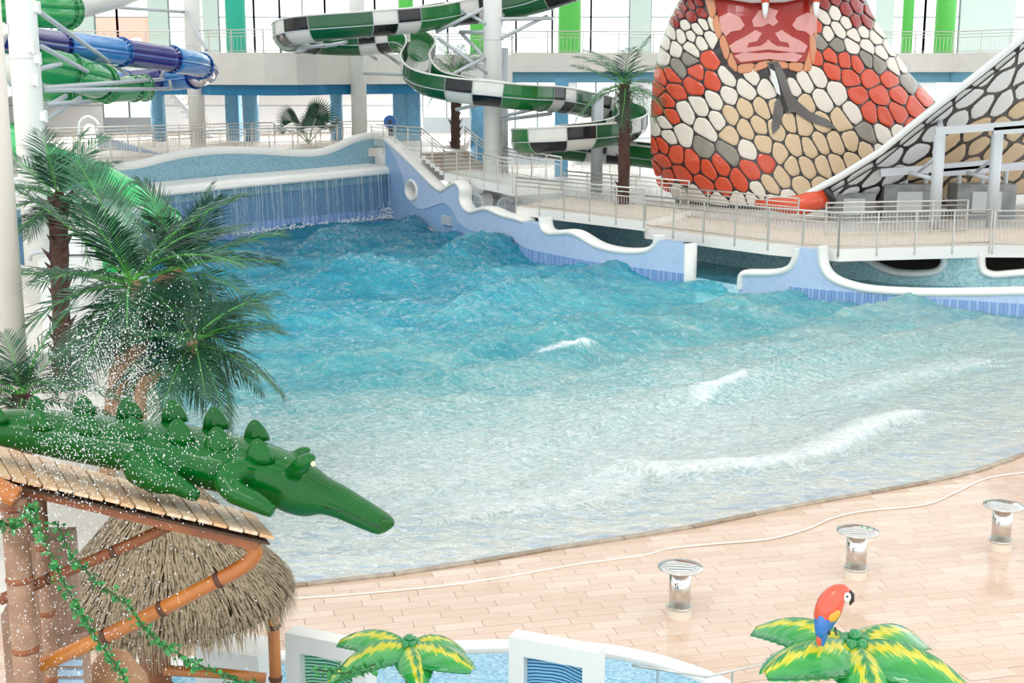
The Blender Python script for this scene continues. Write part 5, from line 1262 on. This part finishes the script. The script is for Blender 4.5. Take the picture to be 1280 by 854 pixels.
# handrail at the edge of the children pool
a, b, c = atz(790, 832, .35), atz(883, 846, .35), atz(1010, 818, .35)
hr = thing('handrail', 'thin low steel handrail bent at a corner near the parrot palm', 'handrail', tuple(atz(883, 860, 0)))
MB().tube([a, b], .016, 8).build('rail', steel, hr, smooth=True); MB().tube([b, c], .016, 8).build('rail', steel, hr, smooth=True)
for p in (a.lerp(b, .35), b.lerp(c, .25), b.lerp(c, .85)): MB().lathe([(.035, 0), (.035, .015), (.014, .02), (.014, .35)], (p.x, p.y, 0), 10).build('post', steel, hr)

# ---- plastic palms with painted leaves
def painted_leaf():
    m = bpy.data.materials.new('painted_leaf'); m.use_nodes = True; nt_ = m.node_tree; N_ = nt_.nodes; L_ = nt_.links; b_ = N_['Principled BSDF']; b_.inputs['Roughness'].default_value = .18; b_.inputs['Coat Weight'].default_value = .8
    at_ = N_.new('ShaderNodeAttribute'); at_.attribute_name = 'across'; al = N_.new('ShaderNodeAttribute'); al.attribute_name = 'along'
    cx = N_.new('ShaderNodeCombineXYZ'); L_.new(al.outputs['Fac'], cx.inputs[0]); mu = N_.new('ShaderNodeMath'); mu.operation = 'MULTIPLY_ADD'; L_.new(at_.outputs['Fac'], mu.inputs[0]); mu.inputs[1].default_value = -.45; L_.new(al.outputs['Fac'], mu.inputs[2])
    L_.new(mu.outputs[0], cx.inputs[0]); s2 = N_.new('ShaderNodeMath'); s2.operation = 'MULTIPLY'; s2.inputs[1].default_value = .12; L_.new(at_.outputs['Fac'], s2.inputs[0]); L_.new(s2.outputs[0], cx.inputs[1])
    nz = N_.new('ShaderNodeTexNoise'); nz.inputs['Scale'].default_value = 26; nz.inputs['Detail'].default_value = 2; L_.new(cx.outputs[0], nz.inputs['Vector'])
    ad_ = N_.new('ShaderNodeMath'); ad_.operation = 'MULTIPLY_ADD'; L_.new(nz.outputs['Fac'], ad_.inputs[0]); ad_.inputs[1].default_value = .75; L_.new(at_.outputs['Fac'], ad_.inputs[2])
    r_ = N_.new('ShaderNodeValToRGB'); st_ = ((0, '#0c6a30'), (.24, '#178a3a'), (.33, '#c9c01f'), (.47, '#cfc322'), (.58, '#3aa238'), (1.0, '#0f8a3c'))
    while len(r_.color_ramp.elements) < 6: r_.color_ramp.elements.new(.5)
    for i, (p_, c_) in enumerate(st_): r_.color_ramp.elements[i].position = p_
    for i, (p_, c_) in enumerate(st_): r_.color_ramp.elements[i].color = (*lin(c_), 1)
    sb2 = N_.new('ShaderNodeMath'); sb2.operation = 'SUBTRACT'; L_.new(ad_.outputs[0], sb2.inputs[0]); sb2.inputs[1].default_value = .22
    L_.new(sb2.outputs[0], r_.inputs[0]); L_.new(r_.outputs[0], b_.inputs['Base Color']); return m
plm = painted_leaf()
def leaf_mesh(L_, W_, droop):
    nu, nv = 22, 10; V = []; ac = []; alg = []
    for lay in (0, 1):
        for i in range(nu+1):
            t = i/nu; x = L_*(t-.18*t**2); z = L_*(.22*t-droop*t*t); w = W_*(math.sin(math.pi*min(1, .1+.86*t**.8))**.75)*(1-.0*t)
            for j in range(nv+1):
                s_ = j/nv*2-1; ser = 1+(.09 if (i % 2 and abs(s_) > .9) else 0)
                V.append((x, w*s_*ser*.95, z-abs(s_)**1.6*w*.55+(.02*L_*(1-abs(s_)*6) if abs(s_) < .16 else 0)-lay*.02)); ac.append(abs(s_)); alg.append(t)
    n = (nu+1)*(nv+1); w_ = nv+1; F_ = []
    for i in range(nu):
        for j in range(nv): q = (i*w_+j, i*w_+j+1, (i+1)*w_+j+1, (i+1)*w_+j); F_.append(q); F_.append(tuple(n+k for k in q[::-1]))
        for e in (0, nv): F_.append((i*w_+e, (i+1)*w_+e, n+(i+1)*w_+e, n+i*w_+e))
    for i in (0, nu):
        for j in range(nv): F_.append((i*w_+j, i*w_+j+1, n+i*w_+j+1, n+i*w_+j))
    me_ = bpy.data.meshes.new('painted_leaf'); me_.from_pydata(V, [], F_); me_.polygons.foreach_set('use_smooth', [True]*len(F_)); me_.materials.append(plm)
    for nm, ar in (('across', ac), ('along', alg)): a_ = me_.attributes.new(nm, 'FLOAT', 'POINT'); a_.data.foreach_set('value', ar)
    return me_
LM = [leaf_mesh(1, .3, .62), leaf_mesh(1, .31, .8), leaf_mesh(1, .29, .45)]
hubm = mat('hub_green', '#0d8a42', .2, coat=.8)
def plastic_palm(px, py, Y, L_, yaws, label, trunk_r):
    t = aty(px, py, Y); root = thing('plastic_palm', label, 'plastic palm', (t.x, t.y, 0)); o = Vector(root['_o'])
    MB().tube([Vector((t.x, t.y, 0)), Vector((t.x+.03, t.y, t.z*.5)), Vector((t.x, t.y, t.z-.05))], [trunk_r*1.3, trunk_r*1.1, trunk_r], 12).build('trunk', mat('plastic_trunk', '#8a5636', .4, var='#6f4228', vscale=6, coat=.4), root, smooth=True)
    g = random.Random(int(px))
    for k in range(7):
        a = 2*math.pi*k/6; c = t+Vector((math.cos(a)*.085*L_, math.sin(a)*.085*L_, .02*L_)) if k < 6 else t+Vector((0, 0, .08*L_)); r_ = .055*L_
        MB().lathe([(r_*.3, -r_*1.3), (r_, -r_*.6), (r_*1.05, .2*r_), (r_*.8, r_*.9), (r_*.3, r_*1.1)], c, 10).build('hub_knob', hubm, root, smooth=True)
    for i, (yaw, s_, e) in enumerate(yaws):
        inst(LM[i % 3], root, Matrix.Translation(t-o) @ Matrix.Rotation(R(yaw), 4, 'Z') @ Matrix.Rotation(R(-e), 4, 'Y') @ Matrix.Scale(L_*s_, 4), 'leaf')
    return t
tp = plastic_palm(1068, 806, 9.6, .9, ((148, 1.0, 22), (32, .95, 22), (205, 1.1, 12), (-25, 1.15, 12), (-88, .85, 8), (258, .5, -10)), 'painted plastic palm with green and yellow leaves carrying the parrot', .06)
plastic_palm(512, 806, 10.6, .68, ((165, 1.05, 22), (195, 1.1, 16), (-30, 1.1, 10), (-75, .8, 6), (30, .8, 18)), 'small painted plastic palm with brown trunk before the green striped portal', .05)
# ---- parrot
YP = 9.35; pr = thing('parrot_figure', 'red and blue parrot figure perched on the plastic palm leaf', 'parrot', tuple(aty(1030, 800, YP)))
pm = [mat('parrot_red', '#d9502f', .2, coat=.8), mat('parrot_blue', '#2470b8', .25, coat=.7), mat('parrot_yellow', '#e3a428', .25, coat=.7)]
def px2m(v): return v*YP*1.04/F
ps = [(1026, 806, 5), (1027, 795, 8), (1029, 782, 12), (1032, 770, 16), (1037, 758, 17.5), (1042, 749, 16), (1048, 742, 13), (1054, 739, 9), (1060, 741, 5)]
Pp = catmull([Vector((a, b, c)) for a, b, c in ps], 5); mb = MB(); V = []; n = 18
for i, q in enumerate(Pp):
    t = (Pp[min(i+1, len(Pp)-1)]-Pp[max(0, i-1)]); t = Vector((t.x, 0, -t.y)).normalized(); sd = Vector((t.z, 0, -t.x)); c = aty(q.x, q.y, YP); r_ = px2m(q.z)
    for k in range(n): a = 2*math.pi*k/n; V.append(c+sd*(r_*math.cos(a))+Vector((0, r_*.85*math.sin(a), 0)))
m = len(Pp)
for i in range(m-1):
    for k in range(n):
        f = i/(m-1); mb.cur = 1 if f < .38+.06*math.cos(2*math.pi*k/n) else 0
        if f < .1 and math.cos(2*math.pi*k/n) < -.2: mb.cur = 0
        o0 = len(mb.v); mb.f.append((i*n+k, i*n+(k+1) % n, (i+1)*n+(k+1) % n, (i+1)*n+k)); mb.mi.append(mb.cur)
mb.v = [tuple(v) for v in V]; mb.f += [tuple(range(n)), tuple((m-1)*n+k for k in range(n))]; mb.mi += [1, 0]
mb.build('body', pm, pr, smooth=True)
def blob(x, y, Y, sx, sy, sz, nm, m_, ry=0):
    mb = MB(); M = Matrix.Rotation(ry, 3, 'Y') @ Matrix.Diagonal((px2m(sx), px2m(sy), px2m(sz)))
    mb.lathe([(.02, -1), (.5, -.87), (.87, -.5), (1, 0), (.87, .5), (.5, .87), (.02, 1)], aty(x, y, Y), 14, M); return mb.build(nm, m_, pr, smooth=True)
blob(1041, 768, YP-.06, 9, 5, 12, 'wing_patch', pm[2], R(25)); blob(1029, 780, YP-.05, 9, 5, 20, 'wing', pm[1], R(8)); blob(1024, 800, YP-.02, 4, 3, 9, 'tail_feather', pm[0])
fc = blob(1059, 747, YP-.045, 5, 3, 7, 'face_patch', mat('parrot_white', '#efe9df', .3)); blob(1059, 746, YP-.062, 1.6, 1.2, 1.6, 'eye', black)
MB().tube([aty(1060, 741, YP), aty(1064, 744, YP-.01), aty(1065, 751, YP-.01), aty(1062, 757, YP)], [px2m(5), px2m(4.5), px2m(3.2), px2m(.6)], 10).build('beak', mat('parrot_beak', '#2b2724', .3), pr, smooth=True)
for dx in (0, 8): MB().tube([aty(1036+dx, 784, YP-.03), aty(1037+dx, 794, YP-.05)], .008, 6).build('foot', mat('parrot_beak', '#2b2724', .3), pr)

# ---- pedestal tables on the beach
chrome = mat('polished_steel', '#d2d0cc', .06, 1.0)
for (x, y), lb in (((849, 771), 'polished steel pedestal stool nearest the striped portals'), ((1069, 722), 'polished steel pedestal stool standing behind the parrot'), ((1250, 687), 'polished steel pedestal stool beside the hose bend')):
    p = atz(x, y, 0); root = thing('pedestal_stool', lb, 'stool', tuple(p), 'steel pedestal stools on the beach')
    ba = MB().lathe([(.155, 0), (.155, .13), (.15, .14)], p, 28).build('base', mat('stool_base', '#eadfce', .4), root, smooth=False)
    MB().lathe([(.168, .13), (.172, .145), (.168, .16)], p, 28).build('base_ring', steel, ba, smooth=False)
    MB().lathe([(.138, .15), (.138, .63)], p, 32).build('shaft', chrome, root, smooth=True)
    MB().lathe([(.13, .62), (.25, .645), (.285, .66), (.285, .675), (.2, .69), (.1, .698), (.001, .7)], p, 40).build('seat', chrome, root, smooth=True)

# ---- round white drums at the foot of the white column, blue reel on the landing, small cleaning machine
for x, y, lb in ((594, 253, 'round white drum with cross grille left of the column foot'), (632, 258, 'round white drum with cross grille right of the column foot')):
    c = aty(x, y, 56.0); root = thing('filter_drum', lb, 'drum', (c.x, c.y, c.z-.35)); d = Vector((-.45, -.89, 0)).normalized(); r_ = .36
    MB().tube([c, c-d*1.0], r_, 20).build('drum_body', white, root, smooth=False)
    MB().tube([c+d*.01+Vector((d.y*r_*math.cos(a), -d.x*r_*math.cos(a), r_*math.sin(a))) for a in np.linspace(0, 2*math.pi, 25)], .05, 8).build('rim', white, root, smooth=True)
    MB().tube([c+d*.0, c+d*.03], r_*.95, 20).build('grille', mat('grille_grey', '#cfcfca', .6, var='#b9b9b4', vscale=40), root)
    for v in (Vector((d.y, -d.x, 0)), Vector((0, 0, 1))): MB().bar(c+d*.05-v*r_, c+d*.05+v*r_, .04).build('cross_bar', white, root)
    MB().box(c-d*.5+Vector((0, 0, -.45)), (.5, .5, .3)).build('foot', white, root)
p = aty(488, 152, 63.5); rr_ = thing('hose_reel', 'blue reel on a dark stand by the landing railing', 'hose reel', (p.x, 63.5, 3.3))
MB().tube([p, p+Vector((0, -.25, 0))], .3, 18).build('reel', mat('reel_blue', '#2a62a8', .4), rr_); MB().bar(Vector((p.x, 63.6, 3.3)), p+Vector((0, .05, 0)), .22, .15, up=Vector((0, 1, 0))).build('stand', mat('stand_dark', '#3f4a52', .5), rr_)
MB().tube([p+Vector((0, -.26, 0)), p+Vector((0, -.3, 0))], .09, 10).build('hub', black, rr_)
p = aty(112, 165, 72); vm = thing('floor_scrubber', 'small white cleaning machine with dark bent handle on the upper floor', 'cleaning machine', (p.x, 72, 3.3))
MB().lathe([(.3, 3.3), (.32, 3.6), (.26, 4.0), (.12, 4.1)], (p.x, 72, 0), 16).build('tank', white, vm, smooth=True); MB().tube(catmull([Vector((p.x+.3, 72, 3.5)), Vector((p.x+.5, 72, 4.1)), Vector((p.x, 72, 4.5)), Vector((p.x-.5, 72, 4.2)), Vector((p.x-.6, 72, 3.4))], 6), .06, 8).build('handle', darkm, vm, smooth=True)
# indoor stairs behind the blue column
isr = thing('indoor_staircase', 'grey indoor staircase climbing behind the blue mosaic column', 'stairs', tuple(aty(235, 180, 73)))
for k in range(12):
    a = aty(262-5*k, 176-6.0*k, 73); MB().box((a.x, 73.5, a.z), (.36, 1.4, .1)).build('tread', mat('stair_grey', '#b7bfc4', .5), isr)
for dy in (72.7, 74.3): MB().bar(aty(266, 176, dy), aty(200, 100, dy), .06, .22).build('stringer', greysteel, isr)
for dz in (.5, .75, 1.0): MB().tube([aty(266, 176, 72.7)+Vector((0, 0, dz)), aty(200, 100, 72.7)+Vector((0, 0, dz))], .03, 6).build('handrail', steel, isr, smooth=True)
# lamps under the mezzanine: one flat oval original, the others added as fill light
lampm = bpy.data.materials.new('lamp_diffuser'); lampm.use_nodes = True; e_ = lampm.node_tree.nodes['Principled BSDF']; e_.inputs['Emission Color'].default_value = (1, .98, .95, 1); e_.inputs['Emission Strength'].default_value = 3
LN = ['behind the fan palms', 'added over the indoor staircase', 'added above the cleaning machine', 'added beside the square piers', 'added beyond the green tubes', 'added behind the slim far palm', 'added behind the green slide loops', 'added behind the palm before the scaled slide', 'added behind the red mouth of the scaled slide', 'added between scaled slide and climbing trough', 'added above the climbing trough']
for li, (x, Y, z) in enumerate(((348, 72, 5.95), (230, 74, 5.95), (120, 72, 5.95), (460, 75, 5.95), (60, 70, 5.95), (560, 75, 5.95), (700, 76, 6.6), (840, 76, 6.6), (980, 76, 6.6), (1120, 76, 6.6), (1240, 76, 6.6))):
    X_ = X_at(x, Y); root = thing('ceiling_lamp', 'flat oval mezzanine lamp '+LN[li], 'lamp', (X_, Y, z), 'ceiling lamps under the mezzanine')
    M = Matrix.Diagonal((1.35, .5, 1)); MB().lathe([(.9, .02), (1, .12), (.95, .2), (.3, .25)], (X_, Y, z), 28, M).build('housing', greysteel, root, smooth=True); MB().lathe([(.86, 0), (.88, .03)], (X_, Y, z-.01), 28, M).build('diffuser', lampm, root)
    ld = bpy.data.lights.new('lamp_light', 'AREA'); ld.energy = 260; ld.shape = 'ELLIPSE'; ld.size = 2.4; ld.size_y = .9; lo_ = bpy.data.objects.new('lamp_light', ld); COL.objects.link(lo_); lo_.parent = root; lo_.location = (0, 0, -.04)

# roof: unseen white bays; open skylight slots shaped to band the water's reflections
for i, y in enumerate(np.arange(-6, 92, 7.0)):
    MB().box((0, y, 17.3), (92, 3.4, .5)).build('ceiling', mat('ceiling_white', '#e9ebea', .7), kind='structure', label='unseen white roof bay between long skylights added for the light')

for o in bpy.data.objects:
    if '_o' in o: del o['_o']
